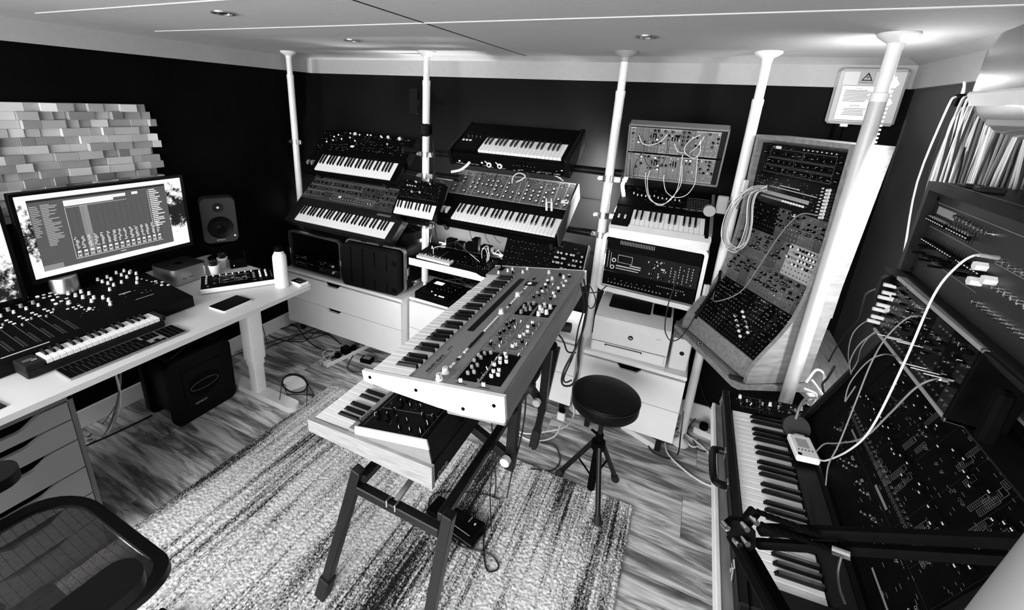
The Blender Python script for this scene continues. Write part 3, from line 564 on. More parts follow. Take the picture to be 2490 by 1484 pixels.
for k in range(N):
    v=-.256+.512*k/N; hw=.222 if abs(v)<.153 else .118+math.sqrt(max(0,.105**2-(abs(v)-.153)**2)); P=[(v,-hw+2*hw*j/12,cv_(v,-hw+2*hw*j/12)-.006) for j in range(13)]
    wd=.0030
    for j in range(12):
        p0,p1=P[j],P[j+1]; mb.add([p0,p1,(p1[0]+wd,p1[1],p1[2]),(p0[0]+wd,p0[1],p0[2])],[(0,1,2,3)])
mb.build('mesh_weave','mesh',t,kind='stuff',smooth=0)
for k in range(20):
    x=-.21+.42*k/19; mb2.tube([(-.26+.52*j/10,x,cv_(-.26+.52*j/10,x)-.0075) for j in range(11)],.0007,3)
mb2.build('mesh_cord','black',t,kind='stuff')
MB().cyl((0,0,.10),(0,0,.52),.028,n=18).build('gas_column','black',t); part(t,'mechanism','black',(-.07,-.10,.50,.07,.08,.55),b=.02)
for s in (-1,1):
    MB().tube(smoothpts([(s*.10,-.02,.52),(s*.29,-.04,.50),(s*.31,-.06,.56),(s*.315,-.08,.74)]),.017,8).build('arm_post','black',t); MB().prism(rrect(s*.32-.055,-.20,s*.32+.055,.145,.05,6),.74,.775,'z').build('arm_pad','soft',t)
for k in range(5):
    a=math.radians(72*k+102); L_=MB().tube([(0,0,.13),(math.cos(a)*.16,math.sin(a)*.16,.11),(math.cos(a)*.31,math.sin(a)*.31,.085)],[.034,.028,.02],8).build('base_leg','black',t)
    mb=MB(); c_=Vector((math.cos(a)*.31,math.sin(a)*.31,.032)); d_=Vector((-math.sin(a),math.cos(a),0)); mb.cyl(c_-d_*.028,c_-d_*.006,.031,n=18); mb.cyl(c_+d_*.006,c_+d_*.028,.031,n=18); mb.cyl(c_,c_+Vector((0,0,.06)),.008); mb.build('caster','gloss',L_)
# backrest at the near side
mb=MB(); o_=rrect(-.27,.50,.27,1.02,.14,8); i_=rrect(-.235,.535,.235,.985,.115,8); mb.T=Matrix.Translation((0,-.40,.1)) @ Matrix.Rotation(math.radians(8),4,'X'); 
mb.rim([(u,v) for u,v in o_],[(u,v) for u,v in i_],-.015,.02,'y'); mb.build('back_frame','soft',t)
mb=MB(); mb.T=Matrix.Translation((0,-.40,.1)) @ Matrix.Rotation(math.radians(8),4,'X')
for k in range(130): 
    z=.54+.44*k/130; hw=.235 if .65<z<.87 else .12+math.sqrt(max(0,.115**2-((.65-z) if z<.65 else (z-.87))**2)); mb.add([(-hw,0,z),(hw,0,z),(hw,0,z+.0017),(-hw,0,z+.0017)],[(0,1,2,3)])
mb.build('back_weave','mesh',t,kind='stuff',smooth=0); part(t,'spine','black',(-.03,-.36,.52,.03,-.30,.68),b=.01)
# ================================================================ gallery of poles, rails and synthesizers
PY=2.456
def pole(lbl,x,y,jz,r=.0235,cover=None,zt=CZ-.009,z0=0,m='paint'):
    t=thing('support_pole',lbl,'pole',(x,y,0),group='white telescopic poles')
    MB().lathe([(.05,0),(.05,.006),(.03,.018),(.02,.03),(.012,.035),(.012,.09)],24,(0,0,z0)).build('floor_foot','paint',t)
    MB().cyl((0,0,z0+.085),(0,0,jz),r,n=24,cap=True).build('outer_tube',m,t); MB().lathe([(r*1.03,jz-.03),(r*1.05,jz-.02),(r*1.05,jz-.002),(r*.9,jz)],24).build('collar','paint',t)
    MB().cyl((0,0,jz-.01),(0,0,zt-.01),r*.84,n=24).build('inner_tube','paint',t)
    MB().lathe([(r*.86,zt-.05),(r*1.0,zt-.03),(.052,zt-.012),(.057,zt-.006),(.055,zt),(.02,zt)],28).build('ceiling_flange',cover or 'paint',t); return t
pole('white telescopic pole at the left end of the gallery, in the wall corner',-2.79,PY,2.0,z0=.557)
pole('second white pole from the left, crossed by cables and the small synthesizer',-1.61,PY,1.99,z0=.554)
pole('third white pole from the left with a grey ceiling flange',-.422,PY,1.97,cover='mid')
pole('fourth white pole, just left of the tall curved rack',.200,PY+.01,1.955)
pole('nearest and thickest looking white pole, in front of the curved rack',.513,1.985,1.975,r=.0245,m=mat('shaded_pole_paint',.50,.35,var=.04,vscale=20))  # same white tube in a darker copy, its shade painted into the colour
def clamp(lbl,x,y,z,ang=0,s=1):
    t=thing('pole_clamp',lbl,'clamp',(x,y,z),ang,group='metal pole clamps')
    MB().rim([(math.cos(a/20*6.2832)*.033,math.sin(a/20*6.2832)*.033) for a in range(20)],[(math.cos(a/20*6.2832)*.0242,math.sin(a/20*6.2832)*.0242) for a in range(20)],-.017,.017).build('ring','alu',t)
    part(t,'lug','alu',(-.055,-.008,-.013,-.03,.008,.013),(.03,-.01,-.016,.06,.01,.016),b=.003); MB().cyl((-.046,-.022,0),(-.046,.02,0),.005,n=8).cyl((-.046,-.027,0),(-.046,-.018,0),.010,n=6).build('bolt','chrome',t); return t
CL=[(-2.79,1.52,'left pole'),(-1.61,1.535,'second pole, upper'),(-1.61,1.395,'second pole, second ring down'),(-1.61,1.055,'second pole, lowest'),(-.422,1.515,'third pole, upper'),(-.422,1.31,'third pole, middle'),(-.422,1.195,'third pole, lowest')]
for x,z,n_ in CL: clamp('metal ring clamp on the '+n_,x,PY,z,0)
def rail(lbl,x0,x1,z,y=PY+.035,r=.021): 
    t=thing('rail',lbl,'rail',(x0,y,z),group='black horizontal rails'); MB().cyl((0,0,0),(x1-x0,0,0),r,n=16).build('tube','soft',t)
    for s,x in ((-1,0),(1,x1-x0)): MB().cyl((x,0,0),(x+s*.012,0,0),r*1.08,n=16).build('end_cap','rubber',t)
rail('upper black rail between the second and third poles',-1.56,-.36,1.545); rail('short upper black rail between the top left synthesizer and the second pole',-1.80,-1.64,1.545)
rail('short black rail end beside the second pole with a white cable',-2.0,-1.37,1.40); rail('black rail under the small synthesizer, left of the second pole',-2.76,-1.56,1.065); rail('lower black rail right of the second pole behind the white panelled synthesizer',-1.62,-.36,1.185)
def arms(t,xs,y0=.0,ln=.30,z=-.075):
    for x in xs:
        a=part(t,'support_arm','black',(x-.012,y0-.02,z-.012,x+.012,y0+ln,z+.012),b=.003); MB().cyl((x,y0-.018,z),(x,y0-.018,z+.045),.011,n=10).build('rubber_peg','rubber',a)
def body(t,x0,x1,y1,pan_y,m='black',pm='panel',h=.055,lift=.012,kx0=0,kx1=None,kl=.14,front=.022,pangle=0,side=None):
    """tray under the keys, cheeks at both sides and the raised panel part behind them"""
    part(t,'tray',m,(x0,-front,-h,x1,kl,-.019),(x0,-front,-.03,x1,-.002,-.006),b=.003)
    part(t,'cheek',side or m,(x0,-front,-h+.002,kx0-.002,pan_y,.008),b=.003); part(t,'cheek',side or m,(kx1+.002,-front,-h+.002,x1,pan_y,.008),b=.003)
    MB().prism([(kl+.001,-h),(y1,-h),(y1,lift+math.sin(pangle)*(y1-pan_y)),(pan_y,lift),(kl+.001,.006)],x0,x1,'x').build('rear_case',m,t)
    p=put('front_panel',MB().box(x0+.004,0,0,x1-.004,(y1-pan_y)/math.cos(pangle)-.004,.0015).mesh('front_panel',pm),t,loc=(0,pan_y+.002,lift),rot=(pangle,0,0)); return p
# 1 top left
t=thing('synthesizer','black synthesizer with few glowing lamps, top left of the gallery','synthesizer',(-2.523,2.367,1.35),1,45.4)
p=body(t,-.10,.735,.36,.165,kx1=.682); keybed(t,29,bm='bkey'); arms(t,(.02,.62))
for x in (-.075,-.035): MB().cyl((x-.006,.05,.004),(x+.006,.05,.004),.022,n=16).build('wheel','greycap',t)
Z0=.0015
for r_ in range(3):
    for k in range(17):
        if random.random()<.82: knob(p,-.07+k*.047,.03+r_*.062,Z0,'b',scl=.9)
g=MB()
for x,y in ((.03,.10),(.02,.135),(.05,.155),(-.02,.08),(.10,.12),(.15,.18),(.17,.14),(.23,.115),(.24,.175),(.31,.18),(.34,.18),(.43,.18),(.445,.17),(.52,.115)): g.cyl((x,y,Z0),(x,y,Z0+.004),.0042,n=8)
g.build('lamps','led',p,kind='stuff'); MB().lathe([(.014,0),(.013,.012),(.001,.015)],14,(.20,.175,Z0)).build('big_knob','cap',p); MB().lathe([(.013,0),(.012,.012),(.001,.015)],14,(.60,.17,Z0)).build('big_knob','cap',p); MB().lathe([(.012,0),(.010,.012),(.001,.015)],14,(.50,.175,Z0)).build('big_knob','cap',p)
text(p,'number_display','188',.215,.055,Z0+.001,.022,'led',shear=.2); prints(p,legends(-.08,.01,.7,.185,70,.008,.03,.0016,3),Z0+.0004,'greyprint')
# 2 mid left
t=thing('synthesizer','long dark synthesizer with outlined knob panels, left of the gallery under the top one','synthesizer',(-2.647,2.26,.974),-.1,38.5)
p=body(t,-.085,.905,.42,.20,m='dark',pm=mat('brushed_panel_grey',.045,.4,var=.3,vscale=12),kx1=.848,lift=.012); keybed(t,36); arms(t,(.05,.78))
part(t,'fallboard','dark',(-.08,.143,.0,.90,.2,.012),b=.002); prints(t,[(.68,.162,.80,.182,.0012),(.685,.167,.795,.177)],.0125,'greyprint'); part(t,'rear_trim','rim',(-.085,.405,.006,.905,.424,.024),b=.002)
for r_,yy in enumerate((.165,.11,.055)):
    for k in range(22 if r_<1 else 23):
        x=-.06+k*.0415
        if .20<x<.62 and r_==2: continue
        if random.random()<.9: knob(p,x,yy,Z0,'c' if random.random()<.35 else 'b',scl=.95)
for k in range(14): button(p,.24+k*.026,.04,Z0,'g' if k<12 else 'w')
text(p,'number_display','2.0',.262,.052,Z0+.001,.02,'led'); prints(p,[(-.07,.14,.12,.195,.0012),(-.07,.085,.10,.138,.0012),(-.07,.03,.10,.082,.0012),(.13,.14,.42,.195,.0012),(.11,.09,.40,.138,.0012),(.43,.06,.64,.195,.0015),(.20,.02,.60,.075,.0015),(.65,.085,.88,.138,.0012)]+legends(-.06,.03,.87,.19,60,.006,.02,.001,6),Z0+.0004,'print')
# 3 small synthesizer in front of the second pole
t=thing('mini_synthesizer','small black two octave synthesizer mounted in front of the second pole','synthesizer',(-1.672,2.182,1.187),-.4,58.4)
p=body(t,-.006,.302,.235,.105,kx0=0,kx1=.2925,kl=.092,front=.008,h=.045,lift=.004); keybed(t,15,.0195,.09,bl=.58)
for r_,yy in enumerate((.115,.083,.05,.022)):
    for k in range(12):
        if random.random()<.75: knob(p,.015+k*.0245,yy,Z0,'s' if r_%2 else 'b',scl=.72)
for x,y in ((.10,.115),(.205,.115),(.09,.048),(.15,.05)): knob(p,x,y,Z0,'W',scl=.55)
for k in range(4): knob(p,.045+k*.02,.085,Z0,'w',scl=.6)
sockets(p,[(.02+k*.0135,.008) for k in range(20)],Z0,'chrome',.003); prints(p,legends(.01,.01,.29,.125,60,.004,.012,.001,8),Z0+.0004,'greyprint')
for x in (.055,.235): part(t,'bracket_tip','black',(x-.018,-.035,-.05,x+.018,-.009,.012),b=.006)
part(t,'bracket_arm','black',(.05,-.03,-.075,.24,.01,-.05),b=.004)
# 4 top middle, panel below the keys
t=thing('synthesizer','black vintage style synthesizer with its control strip below the keys, top middle','synthesizer',(-1.196,2.381,1.606),-.4,28.5)
part(t,'tray','black',(-.165,-.035,-.09,.565,.25,-.019),b=.004); part(t,'end_block','soft',(-.19,-.045,-.10,-.165,.30,.014),(.545,-.045,-.10,.572,.30,.014),b=.006)
part(t,'lid','black',(-.165,.141,-.02,.545,.29,.006),(.519,-.004,-.02,.545,.145,.004),(-.165,-.004,-.02,-.003,.145,.004),b=.003); keybed(t,22,bl=.56); arms(t,(.55,),0.02,.33,-.12)
p=put('control_strip',MB().box(-.165,0,0,.545,.082,.0015).mesh('control_strip','panel'),t,loc=(0,-.036,-.094),rot=(math.radians(80),0,0))
for x,y in ((-.10,.055),(-.12,.025),(.02,.05),(.035,.03)): button(p,x,y,Z0,'w',1.3)
for x in (.082,.152): 
    q=MB(); q.lathe([(.017,0),(.016,.008),(.001,.009)],18,(0,0,0)); q.box(-.003,.004,0,.003,.034,.008); q.build('pointer_knob','cap',p,loc=(x,.022,Z0),rot=(0,0,math.radians(48))); MB().cyl((x,.022,Z0),(x,.022,Z0+.011),.007,n=12).build('knob_centre','black',p)
for k in range(7): knob(p,.24+k*.022,.04,Z0,'c',scl=.7)
for k in range(4): button(p,.395+k*.021,.062,Z0,'w',1.2)
for k in range(2): MB().rim([(math.cos(a/14*6.2832)*.006,math.sin(a/14*6.2832)*.006) for a in range(14)],[(math.cos(a/14*6.2832)*.0035,math.sin(a/14*6.2832)*.0035) for a in range(14)],0,.003).build('socket','cap',p,loc=(.50,.035+.022*k,Z0))
button(p,.53,.04,Z0,'w',1.2); prints(p,[(.39+k*.021,.012,.405+k*.021,.05,.001) for k in range(4)]+[(-.06,.015,-.005,.06,.0008)]+[(.065+.014*k,.058+.006*(k%3),.070+.014*k,.062+.006*(k%3)) for k in range(9)]+legends(-.15,.004,.52,.012,22,.012,.03,.0015,5),Z0+.0004)
for k in range(3): button(t,-.135+k*.024,.085,.004,'w',1.5)
for k in range(4): knob(t,-.12+k*.028,.125,.004,'m',scl=.8)
for x in (-.135,.52): part(t,'foot','rubber',(x-.02,-.03,-.11,x+.03,.03,-.088),b=.006)
# 5 middle, white lined panels
t=thing('synthesizer','four octave synthesizer with a tall knob panel divided by white lines, centre of the gallery','synthesizer',(-1.331,2.315,1.179),-.4,32.2)
p=body(t,-.108,.700,.39,.185,m='black',pm=mat('lined_panel_grey',.09,.5,var=.15,vscale=9),kx1=.683,h=.065,lift=.03,pangle=math.radians(10),side='black'); keybed(t,29,bl=.60); arms(t,(-.05,.66),0,.3,-.09)
part(t,'side_plate',mat('synth_side_grey',.035,.5),(.701,-.02,-.06,.712,.40,.06),b=.004)
for x in (-.078,-.045): MB().cyl((x-.007,.055,.0),(x+.007,.055,.0),.03,n=20).build('wheel','cap',t)
sec=[-.104,-.045,.022,.058,.19,.262,.355,.395,.52,.60,.655,.694]
prints(p,[(a-.001,.004,a+.001,.20) for a in sec[1:-1]]+[(-.104,.196,.695,.199),(-.104,.002,.695,.004)],Z0+.0003)
rr=random.Random(4)
for a,b_ in zip(sec,sec[1:]):
    nn=max(1,int((b_-a)/.032))
    for k in range(nn):
        for yy in (.03,.065,.10,.135):
            if rr.random()<.72: knob(p,a+(k+.5)*(b_-a)/nn,yy+rr.uniform(-.004,.004),Z0,'C',scl=.95)
sockets(p,[(-.09+k*.0185+rr.uniform(-.003,.003),yy) for k in range(42) for yy in (.165,.18) if rr.random()<.8],Z0,'chrome',.0042); prints(p,legends(-.1,.155,.69,.192,150,.003,.012,.0022,12)+legends(-.1,.02,.69,.15,120,.004,.014,.0012,13),Z0+.0005,'print')
part(p,'white_label','cap',(.645,.045,Z0,.69,.07,Z0+.001),b=0); part(t,'lower_ledge','dark',(-.10,.165,.008,.69,.183,.016),b=.002)
for i,(x,y) in enumerate(((.58,.165),(.61,.168))): MB().cyl((x,y,.03),(x,y+.012,.085),.007,.006,n=10).cyl((x,y+.012,.085),(x,y+.016,.11),.0035,n=8).build('jack_plug','cap' if i>=0 else 'black',t)
# 6 modular case
t=thing('modular_synthesizer','two row grey modular synthesizer with looping patch cables, mounted above the short keyboard','synthesizer',(-.469*.726+.0,2.351,1.814),.8,18.3)
Wm,Hm=.45,.294
part(t,'frame','grey',(0,-.004,-Hm,.008,.06,0),(Wm-.008,-.004,-Hm,Wm,.06,0),(0,-.004,-.010,Wm,.06,0),(0,-.004,-Hm,Wm,.06,-Hm+.010),b=.002)
part(t,'side_extrusion','dark',(Wm-.030,-.001,-Hm+.01,Wm-.008,.05,-.01),b=.002)
P_=Matrix.Rotation(math.radians(90),4,'X')
def upright(name,x,z,w,h,m,y=0,parent=None): return put(name,MB().box(0,0,0,w,h,.0015).mesh(name,m),parent or t,loc=(x,y,z),rot=(math.pi/2,0,0))
mg=mat('module_panel_grey',.15,.5,var=.25,vscale=14); mg2=mat('module_panel_mid_grey',.11,.5,var=.25,vscale=14); rr=random.Random(21)
def module_row(parent_fn,x0,x1,z0,h,widths,mats_,seed,kinds='b',dens=1,jm='chrome'):
    rr=random.Random(seed); x=x0; out=[]
    while x<x1-.01:
        w=min(rr.choice(widths),x1-x)
        if x1-x-w<.015: w=x1-x
        mm=rr.choice(mats_); q=parent_fn('module_panel',x+.0004,z0,w-.0008,h,mm); out.append(q); cols=max(1,int(w/.016))
        nk=int(cols*rr.uniform(1.6,2.8)*dens)
        cells=[((c+.5)*w/cols,h*(.10+.16*r_)) for c in range(cols) for r_ in range(6)]; rr.shuffle(cells)
        jk=[]; lg=[]
        for i,(cx_,cy_) in enumerate(cells):
            if cy_<h*.30: jk.append((cx_,cy_))
            elif nk>0: knob(q,cx_,cy_,.0015,rr.choice(kinds),scl=.80); nk-=1
            elif rr.random()<.6: jk.append((cx_,cy_))
        sockets(q,jk,.0015,jm,.0036)
        prints(q,[(0.002,h-.006,w-.002,h-.0035),(0.002,.002,w-.002,.004)]+legends(.001,.01,w-.004,h-.01,int(9*cols),.002,.008,.001,rr.randint(0,9999)),.0019,rr.choice(('print','print','greyprint')))
        x+=w
    return out
for r_ in range(2):
    z=-Hm+.014+r_*.137
    qs=module_row(lambda n_,x,z_,w,h,m: upright(n_,x,z_,w,h,m,.0),.009,Wm-.031,z,.129,(.03,.04,.05,.06),(mg,mg,mg2),31+r_,'bbCst')
    for q in qs[3:7:2]: 
        for k in range(3): put('fader_slot',MB().box(-.003,-.016,0,.003,.016,.0006).mesh('fader_slot','black'),q,loc=(.010+.012*k,.085,.0017)); 
upright('row_divider',.008,-Hm/2-.006,Wm-.016,.010,'black')
rr=random.Random(8); TM_=Matrix.Translation((-.469*.726,2.351,1.814))@Matrix.Rotation(math.radians(.8),4,'Z')@Matrix.Rotation(math.radians(18.3),4,'X')
def MP(px,py,off=-.02): # a pixel on the modular's face
    o=TM_@Vector((0,off,0)); n=(TM_.to_3x3()@Vector((0,1,0))); d=ray(px,py); return Vector((0,0,HC))+d*((o-Vector((0,0,HC))).dot(n)/d.dot(n))
for i,(q,m_) in enumerate((((1553,332),(1562,348),(1580,353),(1605,345),(1624,326)),'w'),) if 0 else enumerate(((((1554,330),(1562,348),(1580,353),(1605,345),(1624,326)),'w'),(((1704,328),(1680,340),(1664,362),(1672,378),(1690,384),(1702,370),(1703,340)),'w'),(((1713,331),(1700,352),(1678,371)),'w'),(((1640,350),(1648,368),(1665,373)),'w'),(((1660,376),(1656,405),(1650,450),(1636,480),(1610,497),(1580,485),(1570,450),(1570,420)),'w'),(((1696,382),(1693,420),(1688,450),(1668,475),(1640,480),(1620,466),(1614,440),(1615,425)),'w'),(((1580,415),(1574,440),(1580,480),(1605,500),(1632,482),(1655,450),(1659,400)),'w'),(((1566,350),(1565,375),(1574,400),(1590,410),(1610,400),(1622,365),(1622,340)),'b'),(((1535,365),(1532,400),(1531,440)),'b'),(((1563,370),(1552,385),(1542,410),(1540,450)),'b'))):
    cable('patch_cable',('white','black')[m_=='b']+' patch cable '+['dipping across the upper left of the two row modular','looping over the upper right modules','running straight down from the top right modules','in the middle of the upper row','hanging lowest from the centre of the modular','hanging from the right modules in a wide loop','hanging in a loop from the left modules to the middle','in a round loop across both rows','straight down the left edge of the modular','curving down left of the modular'][i],[MP(x,y,-.02-.02*math.sin(k/(len(q)-1)*3.14)) for k,(x,y) in enumerate(q)],.0018,'wcable' if m_=='w' else 'cable',n=5)
# 7 two octave keyboard with a pale front bar
t=thing('synthesizer','short two octave synthesizer with a pale front bar and white sliders, under the modular','synthesizer',(-.262,2.304,1.312),1.6,23.3)
p=body(t,-.09,.372,.36,.16,kx1=.353,h=.06,lift=.012,kl=.145); keybed(t,15,L=.145,bl=.62)
MB().prism(rrect(-.095,-.055,.386,-.001,.012,4),-.045,.004,'z').build('front_bar','paint',t); part(t,'wooden_end','wood',(.372,0,-.05,.388,.36,.016),b=.003)
for x in (-.062,-.03): part(t,'wheel','cap',(x-.005,.04,-.005,x+.005,.075,.012),b=.003)
for k in range(12): fader(p,-.02+k*.0215,.095+(.012 if k in (0,5) else 0)-k*.0006,Z0,'w',scl=1.0)
sockets(p,[(.26+k*.0125,.035+.0145*j) for k in range(8) for j in range(7)],Z0,'chrome',.0034); prints(p,legends(-.08,.03,.25,.18,60,.004,.016,.0012,15)+[(.10+.035*k,.025,.122+.035*k,.031) for k in range(7)],Z0+.0004,'greyprint')
prints(p,[(.255,.02+.0145*j,.362,.0212+.0145*j) for j in range(9)],Z0+.0004)
for k in range(6): knob(p,-.06+k*.05,.17,Z0,'m',scl=.6)
# 8 rack case right, with white rim
t=thing('rack_case','rack case with a thick white rim holding black rack modules, above the printer','rack case',(-.397,2.451,.899),-4.1)
W8,H8=.53,.314
MB().rim([(x,z) for x,z in rrect(-.004,-.022,W8+.004,H8+.012,.035,5)],[(x,z) for x,z in rrect(.016,.006,W8-.014,H8-.012,.012,5)],-.03,.04,'y').build('white_rim','paint',t)
MB().rim([(x,z) for x,z in rrect(0,-.018,W8,H8+.008,.03,5)],[(x,z) for x,z in rrect(.014,.004,W8-.014,H8-.014,.012,5)],.0401,.24,'y').build('shell','case',t)
upright('blank_panel',.018,.225,.49,.075,'panel',.002,t); u2=upright('rack_module',.018,.095,.49,.128,'gloss',.001,t); u3=upright('rack_module',.018,.008,.49,.085,'panel',.0,t)
for k in range(22): put('vent_slot',MB().box(0,0,0,.003,.022,.001).mesh('vent_slot','mid'),t,loc=(.09+k*.0085,.0,.262),rot=(math.pi/2,0,0))
prints(u2,[(.07,.06,.15,.105,.002),(.065,.036,.20,.043),(.065,.022,.19,.027),(.03,.03,.032,.11),(.015,.02,.017,.12),(.14,.05,.20,.056)],.0018)
for x,y in ((.05,.07),(.045,.028)): MB().rim([(math.cos(a/16*6.2832)*.012,math.sin(a/16*6.2832)*.012) for a in range(16)],[(math.cos(a/16*6.2832)*.008,math.sin(a/16*6.2832)*.008) for a in range(16)],0,.006).build('jog_ring','cap',u2,loc=(x,y,.0015))
rr=random.Random(3)
for k in range(34): x,y=rr.uniform(.235,.33),rr.uniform(.01,.115); knob(u2,x,y,.0015,'m' if k%2 else 'c',scl=.8)
for k in range(6):
    for j in range(7):
        if rr.random()<.8: knob(u2,.355+k*.021,.015+j*.015,.0015,'m',scl=.6)
for k in range(8): knob(u3,.04+.032*k,.045,.0015,'b'); 
sockets(u3,[(.035+.019*k,.02) for k in range(16)]+[(.36,.03),(.40,.03),(.40,.045),(.44,.045)],.0015,'cap',.0035)
sockets(u3,[(.30+.012*k,.06) for k in range(12)],.0015,'chrome',.003)
for x,z in ((.03,H8-.022),(W8-.03,H8-.022)): MB().cyl((x,-.031,z),(x,-.025,z),.011,n=12).build('corner_bolt','black',t)
# rack case left + moulded lid case
t=thing('rack_case','open black rack case with a metal rim and two studio units, on the left cabinet','rack case',(-2.751,2.285,.561),-.9)
W9,H9=.53,.31
MB().rim([(x,z) for x,z in rrect(0,0,W9,H9,.03,5)],[(x,z) for x,z in rrect(.012,.012,W9-.012,H9-.012,.02,5)],-.004,.02,'y').build('metal_rim','rim',t)
MB().rim([(x,z) for x,z in rrect(0,0,W9,H9,.03,5)],[(x,z) for x,z in rrect(.012,.012,W9-.012,H9-.012,.02,5)],.0201,.40,'y').build('shell','case',t); part(t,'back_wall','black',(.01,.38,.01,W9-.01,.395,H9-.01))
for k in range(8): part(t,'rib','case',(.02+.03*k+.23*0,.05,H9-.001,.035+.03*k,.38,H9+.006),b=.002)
for x in (0.0,W9-.012): part(t,'latch','rim',(x-.006,-.008,.12,x+.016,.004,.165),b=.003)
for i,z in enumerate((.022,.072)):
    u=upright('rack_unit',.022,z,.486,.044,'dark' if i==0 else 'panel',.01,t); knob(u,.05,.022,.0015,'B'); knob(u,.30,.022,.0015,'c'); knob(u,.33,.022,.0015,'c',scl=.8); sockets(u,[(.08+.012*k,.022) for k in range(5)]+[(.36+.016*k,.022) for k in range(4)],.0015,'chrome',.004); prints(u,legends(.02,.008,.46,.038,16,.008,.03,.002,i+2),.0019); part(u,'lcd_window','gloss',(.15,.008,.0015,.27,.036,.0022),b=0); knob(u,.42,.022,.0015,'W',scl=.7)
MB().tube(smoothpts([(.15,.12,H9),(.17,.12,H9+.03),(.30,.12,H9+.035),(.34,.12,H9)]),.012,8).build('top_handle','soft',t)
t=thing('paper_sheet','white paper lying on the left rack case','paper',(-2.58,2.50,.886),-20); MB().add([(0,0,0),(.20,0,.003),(.20,.13,.012),(0,.13,.002),(0,0,.001),(.20,0,.004),(.20,.13,.013),(0,.13,.003)],[(3,2,1,0),(4,5,6,7),(0,1,5,4),(1,2,6,5),(2,3,7,6),(3,0,4,7)]).build('sheet','white',t)
t=thing('rack_case','closed black moulded rack case with ribbed lid and metal rim, right of the open one','rack case',(-2.192,2.275,.561),3.5)
W9,H9=.50,.335
MB().prism(rrect(.006,.0,W9-.02,H9-.02,.03,5),-.03,.03,'y').build('lid','case',t)
for x,a,b_ in ((.09,.03,.30),(.19,.02,.30),(.29,.17,.30),(.39,.17,.29),(.29,.01,.09),(.39,.01,.09)): part(t,'rib_groove','black',(x-.006,-.0315,a,x+.006,-.028,b_),b=.001)
for x,a in ((.43,.02),(.43,.22)): part(t,'lid_recess','gloss',(x,-.032,a,x+.04,-.028,a+.035),b=.002)
text(t,'lettering','PROEL',.22,-.0312,.125,.034,'dark',rot=(math.pi/2,0,0))
MB().rim([(x,z) for x,z in rrect(-.004,-.0,W9,H9,.04,5)],[(x,z) for x,z in rrect(.01,.01,W9-.012,H9-.012,.03,5)],.03,.055,'y').build('metal_rim','rim',t)
MB().prism(rrect(0,.002,W9-.004,H9-.002,.035,5),.055,.40,'y').build('shell','case',t); part(t,'hinge','chrome',(.14,.02,H9-.002,.19,.06,H9+.005),(.36,.02,H9-.002,.41,.06,H9+.005),b=.002)
lt=part(t,'latch','chrome',(W9-.006,.035,.13,W9+.012,.075,.19),(W9-.004,.05,.10,W9+.006,.06,.13),b=.003); MB().tube(smoothpts([(W9-.002,.13,.06),(W9+.035,.14,.07),(W9+.035,.26,.07),(W9-.002,.27,.06)]),.009,7).build('side_handle','rim',t); part(t,'side_label','cap',(W9-.004,.15,.015,W9-.002,.24,.035),b=0)
t=thing('camera_bag','soft black bag heaped behind the closed rack case','bag',(-1.80,2.50,.90),10)
MB().lathe([(.02,0),(.12,.005),(.14,.04),(.11,.085),(.03,.10),(.005,.13)],18).build('bag_body','soft',t); MB().tube(smoothpts([(-.08,0,.07),(-.14,-.04,.10),(-.10,-.09,.03)]),.008,6).build('strap','rubber',t)
# cabinets
def cabinet(lbl,x0,x1,y0,z0,z1,side=None,slots=((.5,),(.5,)),m='white'):
    t=thing('drawer_cabinet',lbl,'cabinet',(x0,y0,0)); w=x1-x0; d=BW-.02-y0; h=z1-z0
    part(t,'carcass',m,(0,.02,z0,.018,d,z1-.022),(w-.018,.02,z0,w,d,z1-.022),(0,.02,z0,w,d,z0+.018),(.0,d-.01,z0,w,d,z1-.022)); part(t,'top_board',m,(-.004,0,z1-.022,w+.004,d,z1),b=.003)
    for x in (.05,w-.08): part(t,'foot','dark',(x,.06,0,x+.03,.09,z0),(x,d-.09,0,x+.03,d-.06,z0))
    zs=[z1-.030,(z1+z0)/2-.01,z0]
    for i in range(2):
        a,b_=zs[i+1]+.002,zs[i]-.002; cx_=w*slots[i][0]; s=.065 if w<.7 else .075; dp=.026
        poly=[(0,a),(w,a),(w,b_),(cx_+s,b_),(cx_+s*.62,b_-dp),(cx_-s*.72,b_-dp),(cx_-s,b_),(0,b_)]
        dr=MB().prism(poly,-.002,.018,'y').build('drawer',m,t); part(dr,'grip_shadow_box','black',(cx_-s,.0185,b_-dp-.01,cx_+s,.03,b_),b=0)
    return t
cabinet('wide white two drawer cabinet under the two rack cases, in the left corner',-2.79,-1.668,2.25,.10,.556,slots=((.44,),(.44,)))
cabinet('white drawer cabinet in the middle, behind the grey synthesizer',-1.655,-.449,2.33,.10,.553,slots=((.5,),(.5,)))
cabinet('white two drawer cabinet carrying the printer, behind the round stool',-.396,.148,2.262,.13,.556,slots=((.47,),(.5,)))
